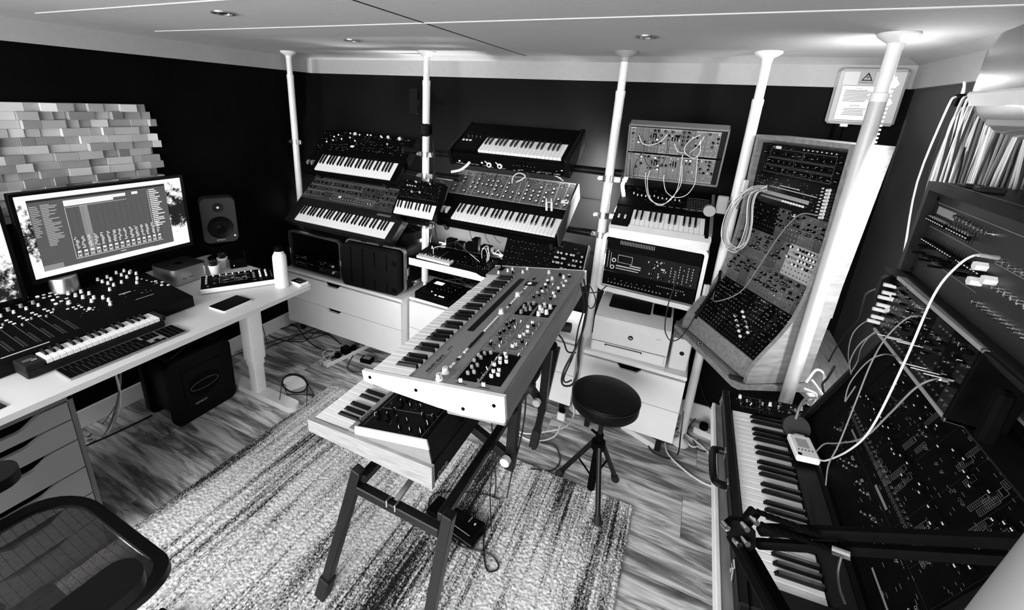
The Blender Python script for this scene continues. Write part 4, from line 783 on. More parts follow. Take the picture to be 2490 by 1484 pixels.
# grooveboxes on the middle cabinet
for i,(x,y,yw) in enumerate(((-1.612,2.335,-3),(-1.335,2.315,-3))):
    t=thing('groovebox','black tabletop drum synthesizer with a lit screen, '+('left' if i==0 else 'right, partly behind the grey synthesizer'),'synthesizer',(x,y,.556),yw,group='black tabletop drum synthesizers')
    MB().prism([(0,0),(.24,0),(.24,.065),(0,.045)],0,.27,'x').build('body','black',t)
    a=math.atan2(.02,.24); p=put('face',MB().box(.003,.003,0,.267,.238,.001).mesh('face','panel'),t,loc=(0,0,.045),rot=(a,0,0))
    sc_=part(p,'display','lcd',(.045,.165,.001,.115,.205,.002),b=0); text(sc_,'lettering','PLAY',.05,.175,.0022,.02,'black')
    for r_ in range(3):
        for k in range(8):
            if not (r_==2 and k<3): knob(p,.13+k*.018 if r_==2 else .025+k*.031,.19-(2-r_)*.045,.001,'s',scl=1.1)
    for k in range(16): button(p,.015+k*.0158,.025,.001,'l' if k in (9,11,12,13) else 'b')
    for k in range(10): button(p,.03+k*.025,.055,.001,'l' if k in (3,) else 'b',.8)
    for k in range(5): MB().cyl((.04+k*.045,.24,.045),(.04+k*.045,.262,.045),.006,n=8).build('jack_plug','black',t)
# shelf over the middle cabinet with small patchable boxes
t=thing('wall_shelf','pale shelf board behind the grey synthesizer carrying small patched machines','shelf',(-1.634,2.30,.86))
part(t,'board','white',(0,.0,-.05,.60,.44,-.022),b=.002); part(t,'front_lip','paint',(0,-.006,-.05,.60,0,0),b=.002); part(t,'end_panel','black',(.585,0.001,-.045,.6,.3,.002),b=.002)
t=thing('mini_keyboard','small keyboard synthesizer with pale keys at the left end of the shelf','synthesizer',(-1.60,2.315,.842),-3,8)
part(t,'case','black',(0,.0,0,.30,.20,.022),(0,.06,.02,.30,.20,.04),b=.003); keybed(t,16,.0165,.055,x0=.015,y0=.002,z0=.038,bl=.5,wm='ivory')
knob(t,.05,.14,.04,'w'); knob(t,.09,.14,.04,'c')
t=thing('patch_box','black box of knobs and sockets at the right end of the shelf','synthesizer',(-1.29,2.305,.842),-3,8)
part(t,'case','black',(0,0,0,.26,.20,.045),b=.003)
rr=random.Random(14)
for k in range(9):
    for j in range(5):
        if rr.random()<.65: knob(t,.02+k*.027,.03+j*.036,.045,rr.choice('bbsc'),scl=.8)
sockets(t,[(.02+.018*k,.015) for k in range(12)]+[(.20+.013*k,.03+.02*j) for k in range(4) for j in range(7)],.045)
SH_=lambda px,py,y=2.36: YP(px,py,y)
for i,q in enumerate((((1018,592),(1020,620),(1040,635),(1070,625),(1090,612)),((1055,625),(1054,606),(1065,600),(1082,602)),((1075,600),(1110,590),(1140,615),(1160,625)),((1140,615),(1160,632),(1176,645)),((1178,652),(1185,625),(1180,605),(1172,610),(1172,628)),((1180,650),(1190,622),(1184,602)),((1172,605),(1187,600),(1186,640)))):
    cable('patch_cable',['black lead curling from the small keyboard on the shelf','pale short patch lead standing up behind the small keyboard','black lead crossing the middle of the shelf','pale patch lead slanting to the plugs at the shelf end','pale looped lead at the right end of the shelf','second pale lead beside the loop at the shelf end','thin pale lead bending over the shelf end'][i],[SH_(x,y,2.36+.01*i) for x,y in q],.0022,'cable' if i in (0,2) else 'wcable',n=5)
rr=random.Random(6)
for i in range(16):
    x=-1.5+rr.uniform(0,.55); q=[Vector((x,2.66,.90+rr.uniform(-.02,.02))),Vector((x+rr.uniform(-.1,.1),2.58+rr.uniform(-.03,.03),.875+rr.uniform(0,.03))),Vector((x+rr.uniform(-.2,.2),2.52,.87+rr.uniform(0,.02))),Vector((x+rr.uniform(-.3,.3),2.47,.87))]
    cable('adapter_lead','black lead in the tangle behind the small machines on the shelf',q,.0028,'cable',group='adapter leads on the shelf',k=5,n=5)
for i in range(20):
    x=-1.48+rr.uniform(0,.75); q=[Vector((x,2.70,.70+rr.uniform(-.05,.05))),Vector((x+rr.uniform(-.12,.12),2.62,.64+rr.uniform(-.04,.06))),Vector((x+rr.uniform(-.2,.2),2.58,.60)),Vector((x+rr.uniform(-.1,.1),2.60,.575))]
    cable('thin_lead','thin dark lead in the nest under the shelf behind the drum synthesizers',q,.002,'cable',group='thin leads under the shelf',k=5,n=5)
t=thing('socket_bar','white power bar on the back ledge under the adapters','power strip',(-1.52,2.56,.862)); part(t,'housing','cream',(0,0,0,.42,.05,.03),b=.005)
for i,(x,w,h,n_) in enumerate(((.02,.075,.06,'leftmost, wide'),(.10,.06,.05,'second, low'),(.175,.07,.06,'third, in the middle'),(.225,.05,.10,'tall upright'),(.29,.085,.06,'rightmost, large'))):
    p_=thing('power_adapter','black plug-in power adapter on the ledge, '+n_,'adapter',(-1.52+x,2.545,.893),0,0); part(p_,'body','black',(0,0,0,w*.95,.06,h),b=.006)
# light strip along the back ledge
t=thing('light_strip','glowing light strip lying along the rear ledge behind the adapters','light strip',(-1.62,2.66,.87)); MB().box(0,0,0,1.0,.008,.004).build('strip','strip',t)
t=thing('light_strip','glowing light strip tangled beside the third pole','light strip',(0,0,0)); MB().tube(smoothpts([YP(x,y,2.52) for x,y in ((1524,430),(1514,450),(1516,480),(1505,500),(1497,516))]),[.008,.012,.010,.014,.007]+[.01]*20,6).build('strip','strip',t)
# big sequencing synth behind the grey one
t=thing('desktop_synthesizer','wide black desktop synthesizer with a field of white ringed sockets, behind the grey one','synthesizer',(-1.02,2.40,.845),0,62)
part(t,'case','black',(0,0,-.07,.525,.285,0),b=.006); part(t,'metal_edge','rim',(.519,.0,-.05,.528,.28,.004),b=.002)
rr=random.Random(2)
for k in range(12):
    for j in range(6):
        if rr.random()<.8: knob(t,.03+k*.027,.04+j*.037,0,'b',scl=.75)
for k in range(11):
    for j in range(6):
        if rr.random()<.55: MB().rim([(math.cos(a/12*6.2832)*.0062,math.sin(a/12*6.2832)*.0062) for a in range(12)],[(math.cos(a/12*6.2832)*.0034,math.sin(a/12*6.2832)*.0034) for a in range(12)],0,.003).build('ringed_socket','cap',t,loc=(.335+k*.0165+rr.uniform(-.004,.004),.05+j*.031,.0))
prints(t,legends(.02,.02,.5,.27,50,.005,.02,.0012,4),.0006,'greyprint')
# printer
t=thing('printer','white laser printer with a dark output tray and a small black screen','printer',(-.366,2.292,.557),2.2)
pw,ph=.402,.222
MB().prism([(0,0),(.32,0),(.32,ph+.02),(.30,ph+.03),(.10,ph+.012),(.012,ph-.012),(0,ph-.03)],0,pw,'x').build('body',mat('printer_white',.72,.4,var=.02),t)
part(t,'paper_drawer','cap',(.004,-.006,.004,pw-.01,0.002,.062),b=.003); part(t,'drawer_slot','dark',(.075,-.0068,.046,.275,-.005,.058),b=0); part(t,'slot_lip','cap',(.08,-.012,.047,.27,-.006,.053),b=.001); part(t,'seam','black',(0,-.0015,.063,pw,0.001,.065),b=0)
a=math.radians(11.5); tr=put('output_tray',MB().prism(rrect(.055,.02,.285,.19,.012,4),0,.0012,'z').mesh('output_tray','dark'),t,loc=(0,.09,ph+.0115),rot=(math.radians(5.5),0,0)); part(tr,'tray_groove','black',(.13,.06,.0012,.22,.062,.0018),b=0); part(tr,'rear_flap','gloss',(.06,.195,.001,.285,.21,.012),b=.002); part(tr,'tray_edge','white',(.05,.185,0,.29,.193,.014),b=.002)
put('touch_screen',MB().prism(rrect(.295,.035,.39,.15,.008,4),0,.006,'z').mesh('touch_screen','gloss'),t,loc=(0,.09,ph+.0125),rot=(math.radians(5.5),0,0))
lg=MB().cyl((.205,-.0008,.125),(.205,.001,.125),.0135,n=28).build('logo_disc','black',t); text(lg,'lettering','hp',.1965,-.0012,.120,.017,'white',rot=(math.pi/2,0,0),shear=.25); text(t,'lettering','Color',.335,-.001,.152,.010,'greyprint',rot=(math.pi/2,0,0))
t=thing('shredder','tall narrow pale device with a round logo badge, right of the printer','device',(.052,2.31,.557),3)
part(t,'body',mat('device_white',.68,.4),(0,0,0,.092,.16,.19),b=.006); MB().prism([(0,.19),(.09,.215),(.16,.215),(.16,.19)],.004,.088,'x').build('sloped_top','mid',t)
MB().cyl((.052,-.001,.105),(.052,.001,.105),.012,n=20).build('logo_disc','dark',t)
for k in range(5): part(t,'button','dark',(.015+.015*k,.03,.196+.004,.024+.015*k,.04,.204),b=.001)
# fuse box on the rear wall with printed notices
M['ivory2']=mat('fuse_box_plastic',.5,.4)
t=thing('fuse_box','white electrical box with a hazard triangle and printed notice, high on the rear wall','fuse box',(.525,BW-.085,1.865))
part(t,'housing','ivory2',(0,0,0,.25,.084,.245),b=.012); part(t,'front_plate','ivory2',(.012,-.004,.012,.238,.0,.233),b=.003); part(t,'catch','cap',(.05,-.002,-.012,.08,.02,.002),b=.002)
st=part(t,'warning_sticker','mid',(.118,-.0052,.175,.178,-.004,.235),b=0); MB().rim([(.148,.228),(.127,.193),(.169,.193)],[(.148,.220),(.133,.197),(.163,.197)],-.0062,-.0052,'y').build('triangle','black',st)
MB().add([(.149,-.006,.216),(.143,-.006,.205),(.149,-.006,.206),(.146,-.006,.199),(.154,-.006,.209),(.148,-.006,.208)],[(0,1,2,5),(5,2,3,4)]).build('flash','black',st); text(st,'lettering','DANGER 230V',.148,-.006,.183,.008,'black',rot=(math.pi/2,0,0),align='CENTER')
nt=part(t,'notice_sheet','cap',(.03,-.0052,.02,.20,-.004,.17),b=0)
rr=random.Random(1); mb=MB()
for k in range(9): mb.box(.045+rr.uniform(0,.006),-.0056,.150-k*.006,.185-rr.uniform(0,.03),-.0052,.152-k*.006)
for k in range(5): mb.box(.06+rr.uniform(0,.01),-.0056,.070-k*.007,.175-rr.uniform(0,.02),-.0052,.072-k*.007)
mb.build('small_print','dark',nt,kind='stuff'); text(nt,'lettering','CAUTION',.115,-.0058,.080,.011,'black',rot=(math.pi/2,0,0),align='CENTER'); text(nt,'lettering','Important',.115,-.0058,.158,.008,'greyprint',rot=(math.pi/2,0,0),align='CENTER')
MB().rim([(.028,.018),(.202,.018),(.202,.172),(.028,.172)],[(.0295,.0195),(.2005,.0195),(.2005,.1705),(.0295,.1705)],-.0056,-.0052,'y').build('sheet_border','black',nt)
st.location.x=-.048; nt.location.x=-.006; nt.scale.x=.76
t=thing('conduit','thick black corrugated conduit running down from the fuse box','conduit',(.58,BW-.06,1.4)); MB().tube([(0,0,.465-k*.012) for k in range(38)],[.018+.002*(k%2) for k in range(38)],10).build('tube','black',t)
t=thing('wall_bracket','black folding wall bracket high on the rear wall beside the second pole','bracket',(-1.83,BW-.18,1.78)); part(t,'plate','soft',(0,0,0,.07,.02,.16),(.07,.0,.06,.17,.02,.09),b=.004); MB().cyl((.12,-.02,.075),(.12,.04,.075),.02).build('joint','black',t)
part(thing('pole_sleeve','black padded sleeve wrapped round the second pole','sleeve',(-1.61,PY,1.66)),'wrap','soft',(-.034,-.036,-.01,.034,.036,.07),b=.014)
# misc cables of the gallery
GC=[('white_tube','thick white conduit curving from the rail to the top middle synthesizer',[(1098,418),(1118,414),(1132,405),(1143,394)],2.36,.0085,'wcable'),
('white_cable','white lead looping above the centre synthesizer',[(1245,446),(1248,430),(1262,421),(1277,428),(1268,437),(1255,443)],2.50,.0032,'wcable'),
('white_cable','upper of two white leads running to the plugs at the right of the centre synthesizer',[(1290,412),(1325,418),(1355,430),(1370,440)],2.46,.0032,'wcable'),
('white_cable','lower of two white leads running to the plugs',[(1325,414),(1350,424),(1364,434)],2.44,.0032,'wcable'),
('black_cable','pair of black leads hanging behind the centre synthesizer',[(1278,410),(1284,430),(1288,450)],2.52,.005,'cable'),
('black_cable','black lead slanting down behind the centre synthesizer',[(1225,402),(1212,420),(1203,437)],2.55,.003,'cable'),
('black_cable','thin black lead hanging left behind the centre synthesizer',[(1176,402),(1177,418),(1172,434)],2.55,.002,'cable'),
('black_cable','black bundle of leads running down the second pole',[(1052,345),(1057,380),(1054,430),(1050,470),(1068,500),(1058,540),(1062,580),(1075,605)],2.41,.006,'cable'),
('black_cable','second black bundle beside the second pole',[(1045,350),(1056,410),(1058,440),(1062,480),(1056,520),(1050,560),(1045,590)],2.40,.0035,'cable'),
('black_cable','thick black lead arching over the small synthesizer',[(1067,460),(1066,448),(1072,440),(1079,446),(1083,470),(1078,500)],2.33,.004,'cable'),
('black_cable','lead sagging below the small synthesizer to the second pole',[(980,540),(1000,555),(1020,565),(1033,560)],2.45,.002,'cable'),
('white_cable','white lead behind the second pole foot',[(985,588),(1005,582),(1035,580)],2.48,.002,'wcable'),
('black_cable','lead sagging from the left rail behind the rack cases',[(985,545),(990,560),(1010,578),(1028,575)],2.52,.002,'cable'),
('black_cable','black lead hanging under the centre synthesizer, left one',[(1136,535),(1145,575),(1150,590)],2.50,.002,'cable'),
('black_cable','black lead hanging under the centre synthesizer, middle one',[(1172,540),(1182,578),(1190,592)],2.52,.002,'cable'),
('black_cable','black lead hanging under the centre synthesizer, right one',[(1190,540),(1205,580),(1218,592)],2.53,.002,'cable'),
('black_cable','pair of short leads between the two left synthesizers',[(858,434),(861,446)],2.40,.004,'cable'),
('black_cable','black lead from the rack modules drooping across the printer',[(1645,662),(1638,700),(1625,740),(1618,780),(1618,808),(1630,828),(1650,825),(1672,800),(1690,770),(1720,720),(1738,690)],2.2,.003,'cable'),
('black_cable','black lead looping from the rack case to the synthesizer stand cables',[(1475,695),(1460,708),(1440,712),(1415,710),(1404,700)],2.2,.003,'cable'),
('black_cable','black lead hanging in a loop at the third pole',[(1430,690),(1440,705),(1448,728),(1444,745),(1435,750),(1428,740)],2.15,.003,'cable')]
for n_,l_,q,y,r_,m_ in GC: cable(n_,l_,[YP(a,b_,y) for a,b_ in q],r_,m_)
t=thing('hook_bracket','pale round hook bracket clamped to the fourth pole beside the modular','bracket',(.17,PY-.03,1.43)); part(t,'plate','mid',(-.05,-.01,-.02,.0,.01,.07),b=.005); MB().cyl((-.075,-.025,-.01),(-.075,.02,-.01),.028,n=18).build('roller','mid',t)
clamp('metal ring clamp on the fourth pole, at the hook bracket',.200,PY+.01,1.46)
rr=random.Random(12)
for i in range(9):
    a=rr.uniform(-11,11); b_=rr.uniform(-8,8); q=[(1860,458+b_),(1825,462+b_),(1790+a,495+b_),(1767+a,550+b_),(1768+a,590+b_),(1790+a*.5,608+b_),(1812+a,590+b_),(1825+a,545+b_),(1828+a,500),(1838+a,470),(1866,456+b_)]
    cable('hanging_patch_cable','pale patch cable in the hank hanging at the left of the curved rack',[YP(x,y,2.25+.006*i) for x,y in q],.0017,'gcable' if i%3==0 else 'wcable',group='hank of patch cables',k=5,n=5)
# ================================================================ centre: two keyboards on a stand
t=thing('grey_synthesizer','long grey synthesizer with white end cheek, upper keyboard on the stand','synthesizer',(-.839,1.949,1.08),-88.0,8.1)
L_,D_=1.06,.457
MB().prism([(0,-.045),(.30,-.075),(D_-.01,-.07),(D_,-.012),(D_,-.004),(.160,-.004),(.160,-.024),(.012,-.024),(0,-.026)],.02,L_-.016,'x').build('case','synthgrey',t)
part(t,'top_panel','synthgrey',(.004,.161,-.006,L_-.014,D_-.004,0),(.0,.0,-.03,.142,.165,0),(1.043,.0,-.03,L_-.014,.165,0),b=.002)
ck=[(-.006,.001),(-.003,-.034),(.10,-.052),(.25,-.073),(.33,-.081),(.455,-.079),(.460,-.072),(.462,.001)]
for x0,x1 in ((L_-.014,L_),(0,.004)): MB().prism(ck,x0,x1,'x').build('end_cheek','paint',t)
for y,z in ((.022,-.017),(.185,-.030),(.335,-.060),(.43,-.030)): MB().cyl((L_,y,z),(L_+.0015,y,z),.0055,n=12).build('screw','black',t)
part(t,'underside_box','synthgrey',(.03,.26,-.115,L_-.03,.445,-.07),b=.004)
keybed(t,36,.02486,.132,x0=.146,y0=.020,z0=.0,bl=.60)
part(t,'key_floor','black',(.143,.016,-.028,1.043,.16,-.019),b=0)
rb=MB().prism(rrect(.17,.187,.727,.213,.006,3),.0,.0008,'z').build('ribbon_strip','gloss',t)
for x0,y0,x1,y1 in ((.845,.298,1.016,.361),(.845,.370,1.016,.433),(.437,.300,.555,.361),(.437,.371,.555,.435)): part(t,'dark_section','panel',(x0,y0,0,x1,y1,.0007),b=0)
dp=part(t,'display_window','gloss',(.200,.234,0,.252,.287,.0008),b=0); text(dp,'lettering','45',.212,.246,.0012,.024,'led')
text(t,'lettering','SUPER GEMINI',.903,.187,.0004,.0165,'black'); text(t,'lettering','5 6 0',.845,.187,.0004,.013,'black')
rr=random.Random(17)
pr=[(.87+.0,.203,1.02,.2042),(.905,.207,1.02,.2078)]+[(.02,.292,1.02,.2932),(.02,.366,1.02,.3672),(.975,.232,1.045,.275,.0008)]+[(.02,.225,.19,.2262)]
for x in (.12,.28,.42,.57,.70,.84): pr += [(x,.30,x+.0008,.36),(x,.375,x+.0008,.43)]
prints(t,pr+legends(.03,.235,1.0,.435,170,.004,.013,.0012,3),.0003,'dark')
for x,y,k in ((1.033,.252,'W'),(.997,.252,'W'),(.56,.252,'W'),(.381,.254,'W'),(.075,.30,'w'),(.10,.36,'b'),(.11,.405,'C'),(.16,.34,'w'),(.13,.385,'w')): knob(t,x,y,.0008,k,scl=1.0)
for k in range(9): button(t,.595+k*.0145,.252,.0004,'w',1.0)
for k in range(9): button(t,.735+k*.0125,.252,.0004,'b',1.1)
for x in (.855,.87,.905,.92,.945,.962): button(t,x,.252,.0004,'w' if x!=.92 else 'b',1.1)
for x in (.40,.42,.44,.46,.48,.50,.35,.335,.29,.27,.175,.16): button(t,x,.255,.0004,'b' if x in(.48,.175,.16) else 'w',1.1)
for i,(x,y,k) in enumerate([(.945+rr.uniform(-.004,.004)-.0*i,y,'w') for i,y in ()]): pass
def tall(x,y,k='g'): 
    put('slider',FD[k],t,loc=(x,y,.0007),rot=(0,0,0),scl=(1.0,1.0,1.25))
for x,y in ((.995,.325),(.985,.34),(.962,.322),(.948,.333),(.925,.312),(.905,.325),(.893,.312),(.878,.325),(.868,.342),(.990,.396),(.978,.412),(.965,.392),(.955,.405),(.930,.380),(.915,.392),(.905,.408),(.893,.384),(.880,.398),(.862,.388)): tall(x,y,'w' if y>.36 else 'g')
for x,y in ((1.035,.322),(1.035,.392)): tall(x,y,'w')
for x,y,k in ((.815,.318,'b'),(.80,.315,'g'),(.775,.335,'b'),(.735,.318,'b'),(.715,.325,'b'),(.69,.335,'b'),(.665,.315,'b'),(.648,.325,'b'),(.632,.33,'b'),(.81,.392,'w'),(.798,.398,'w'),(.775,.412,'b'),(.74,.392,'w'),(.725,.40,'w'),(.70,.405,'w'),(.665,.395,'w'),(.65,.41,'b'),(.63,.40,'w')): tall(x,y,k)
for x,y in ((.54,.325),(.515,.335),(.49,.320),(.465,.33),(.45,.345),(.505,.35)): knob(t,x,y,.0008,'g',scl=.95)
for x,y in ((.545,.395),(.515,.40),(.49,.385),(.465,.395),(.525,.42),(.475,.42)): knob(t,x,y,.0008,'w',scl=1.1)
for x,y,k in ((.40,.33,'b'),(.375,.345,'b'),(.35,.33,'g'),(.33,.345,'w'),(.30,.33,'b'),(.28,.345,'b'),(.25,.335,'w'),(.225,.34,'b'),(.20,.33,'w'),(.40,.40,'b'),(.375,.41,'w'),(.34,.395,'w'),(.315,.41,'b'),(.28,.40,'w'),(.25,.415,'w'),(.22,.40,'g'),(.19,.41,'w')): tall(x,y,k)
for k in range(11): switch(t,.60+k*.024,.345+.006*(k%2),.0005,k); switch(t,.61+k*.024,.424,.0005,k*2)
for k in range(6): switch(t,.20+k*.035,.36,.0005,k); switch(t,.86+k*.03,.366,.0005,k)
MB().cyl((.05,.05,0),(.055,.045,.045),.004,.005,n=8).build('bend_stick','black',t); part(t,'stick_slot','panel',(.02,.035,0,.075,.062,.0008),b=0)
for x,y,k in ((.06,.11,'w'),(.085,.095,'w'),(.105,.13,'b'),(.04,.18,'w'),(.09,.175,'w'),(.12,.06,'w')): knob(t,x,y,.0004,k,scl=.9)
# lower keyboard
t=thing('wooden_synthesizer','wooden sided synthesizer with a black knob panel, lower keyboard on the stand','synthesizer',(-1.05,.883,.805),-89.4,2.0)
MB().prism([(-.004,0),(-.004,-.048),(.498,-.076),(.498,.006)][::-1],-.016,0,'x').build('wooden_end',M['woodl'],t); MB().prism([(-.004,0),(-.004,-.048),(.498,-.076),(.498,.006)][::-1],-1.066,-1.05,'x').build('wooden_end',M['woodl'],t)
MB().prism([(0,-.021),(0,-.046),(.492,-.074),(.492,-.0)][::-1],-1.05,-.016,'x').build('base','dark',t)
keybed(t,36,.0274,.150,x0=-1.010,y0=.006,z0=-.002,bl=.62,start=0)
part(t,'logo_rail','synthgrey',(-1.05,.160,-.02,-.018,.197,.012),b=.003); text(t,'lettering','moog',-.125,.168,.0125,.030,'black')
MB().prism([(.197,-.02),(.489,-.02),(.489,.0),(.472,.082),(.197,.030)],-1.05,-.018,'x').build('wedge_case','dark',t); MB().prism([(.197,-.02),(.49,-.02),(.489,.004),(.480,.052),(.197,.005)],-.0179,-.0135,'x').build('wedge_end','synthgrey',t)
MB().prism([(.195,.005),(.481,.055),(.473,.086),(.466,.086),(.195,.034)],-.018,-.012,'x').build('white_edge','paint',t)
a=math.atan2(.052,.272); p=put('knob_panel',MB().box(-1.045,0,0,-.020,.262,.0018).mesh('knob_panel','gloss'),t,loc=(0,.205,.0315),rot=(a,0,0))
prints(p,[(-.13-.115*k,.012,-.1275-.115*k,.245) for k in range(8)]+[(-1.04,.012,-.03,.0135),(-1.04,.245,-.03,.2465)]+legends(-1.03,.02,-.04,.24,90,.004,.014,.0012,9),.0022,'greyprint')
rr=random.Random(23)
for k in range(26):
    for j in range(6):
        if rr.random()<.62: knob(p,-.045-k*.0385,.03+j*.040,.0018,'B' if rr.random()<.3 else 'c',scl=.95)
text(t,'lettering','one',-.03,.4985,-.060,.042,'mid',rot=(math.pi/2,0,math.pi))
part(t,'rear_socket','black',(-.30,.484,.02,-.20,.492,.045),b=0)
# stand
t=thing('keyboard_stand','black two tier keyboard stand with four splayed legs and chrome bracket','keyboard stand',(-.75,1.30,0))
def beam(name,p,q,w,h=None,m='dark_steel',parent=None):
    p,q=Vector(p)-Vector((-.75,1.30,0)),Vector(q)-Vector((-.75,1.30,0)); h=h or w; d=(q-p); ln=d.length; zz=d.normalized(); xx=Vector((1,0,0)); xx=(xx-zz*xx.dot(zz)).normalized(); yy=zz.cross(xx)
    mb=MB(); mb.T=Matrix.Translation(p) @ Matrix((xx,yy,zz)).transposed().to_4x4(); mb.box(-w/2,-h/2,0,w/2,h/2,ln,b=.003); return mb.build(name,m,parent or t)
M['dark_steel']=mat('black_powder_coat',.006,.4,spec=.3,var=.2,vscale=50)
for yn,yt in ((.86,.85),(1.92,1.99)):
    a_=beam('leg',(-.812,yn,.725),(-.992,yt,.10),.035); b_=beam('leg',(-.472,yn,.725),(-.548,yt,.10),.035)
    beam('leg_foot',(-.981,yt,.14),(-1.018,yt,.020),.046,m='rubber',parent=a_); beam('leg_foot',(-.546,yt,.14),(-.558,yt,.020),.046,m='rubber',parent=b_)
    beam('cross_bar',(-.835,yn,.648),(-.500,yn,.642),.032); 0
for x in (-.80,-.50): beam('long_rail',(x,.86,.69),(x,1.92,.69),.03)
beam('chrome_bracket',(-.672,.86,.655),(-.655,.98,.70),.022,.006,'alu'); part(t,'bracket_ear','chrome',(.060,-.462,.652,.066,-.435,.678),(.092,-.462,.650,.098,-.435,.676),b=.002)
for yn,rt,rb,pa,pb,kn,cl in ((1.25,(1262,905),(1240,1138),(1240,925),(1298,946),(1232,1117),(1245,990)),(1.72,(1338,812),(1318,1000),(1328,786),(1388,798),(1307,976),(1345,838))):
    P0=YP(*pa,yn); P1=YP(*pb,yn); beam('riser',YP(*rb,yn),YP(*rt,yn),.036); beam('riser_arm',(-.86,yn,P0.z-.012),P0,.028)
    O_=Vector((-.75,1.30,0)); MB().cyl(P0-O_,P1-O_,.022,n=14).build('padded_end','rubber',t); kq=YP(*kn,yn-.03)-O_; beam('riser_brace',(-.62,yn,.70),YP(*kn,yn)+Vector((0,.0,.02)),.032)
    MB().cyl(kq,kq-Vector((0,.022,0)),.018,n=16).build('pale_knob','cap',t); q_=YP(*cl,yn-.02)-O_; MB().cyl(q_,q_-Vector((0,.02,0)),.02,n=14).build('clamp_knob','black',t)
MB().lathe([(.014,0),(.014,.004),(.006,.01),(.006,.09)],14,Vector((-.558,1.99,0))-Vector((-.75,1.30,0))).build('chrome_foot','chrome',t)
# foot pedal
t=thing('foot_pedal','black expression pedal with a small white badge lying on the rug','pedal',(-.845,1.375,.016),-9)
part(t,'base','gloss',(0,-.055,0,.27,.055,.022),b=.004)
MB().prism([(.10,.024),(.268,.024),(.268,.058),(.10,.034)],-.05,.05,'y').build('treadle','panel',t); part(t,'hinge_bar','chrome',(.04,-.045,.022,.052,.045,.03),b=.002); part(t,'rear_block','black',(.0,-.05,.02,.085,.05,.045),b=.004)
MB().cyl((.235,.02,.052),(.235,.02,.0535),.007,n=14).build('badge','cap',t); text(t,'lettering','MOOG',.205,.012,.0515,.010,'print',rot=(0,0,math.pi/2)); prints(t,[(.11,-.046,.25,-.043)],.060)
# stool
t=thing('drum_stool','round black vinyl drum stool on a three legged base','stool',(-.195,1.862,0))
MB().lathe([(.10,.515),(.145,.52),(.157,.535),(.158,.575),(.152,.592),(.120,.600),(.05,.602),(.001,.602)],48).build('seat','soft',t,smooth=50)
mb=MB(); mb.tube([(math.cos(a/40*6.2832)*.158,math.sin(a/40*6.2832)*.158,.583) for a in range(41)],.0022,5); mb.build('seam_piping','rubber',t)
MB().cyl((0,0,.28),(0,0,.52),.0125,n=14).cyl((0,0,.49),(0,0,.517),.04,.05,n=16).build('upper_post','dark_steel',t); MB().cyl((-.003,-.004,.02),(0,0,.36),.019,n=16).build('lower_tube','black',t)
MB().lathe([(.03,.27),(.034,.275),(.034,.315),(.026,.32)],12).build('collar','black',t); MB().cyl((.0,.0,.345),(-.045,.02,.352),.008,.006,n=8).build('wing_bolt','black',t)
for i,(x,y) in enumerate(((.072,-.183),(-.179,.018),(.100,.130))):
    q=Vector((x,y,.012)); l_=MB().cyl((x*.14,y*.14,.30),q+Vector((0,0,.0)),.0125,n=12).build('leg','dark_steel',t)
    MB().cyl(q+Vector((-x,-y,.29)).normalized()*.035,q+Vector((0,0,-.008)),.016,.021,n=12).build('rubber_foot','rubber',l_); MB().tube([(x*.05,y*.05,.09),(x*.5,y*.5,.17)],.005,5).build('stay','black',l_)
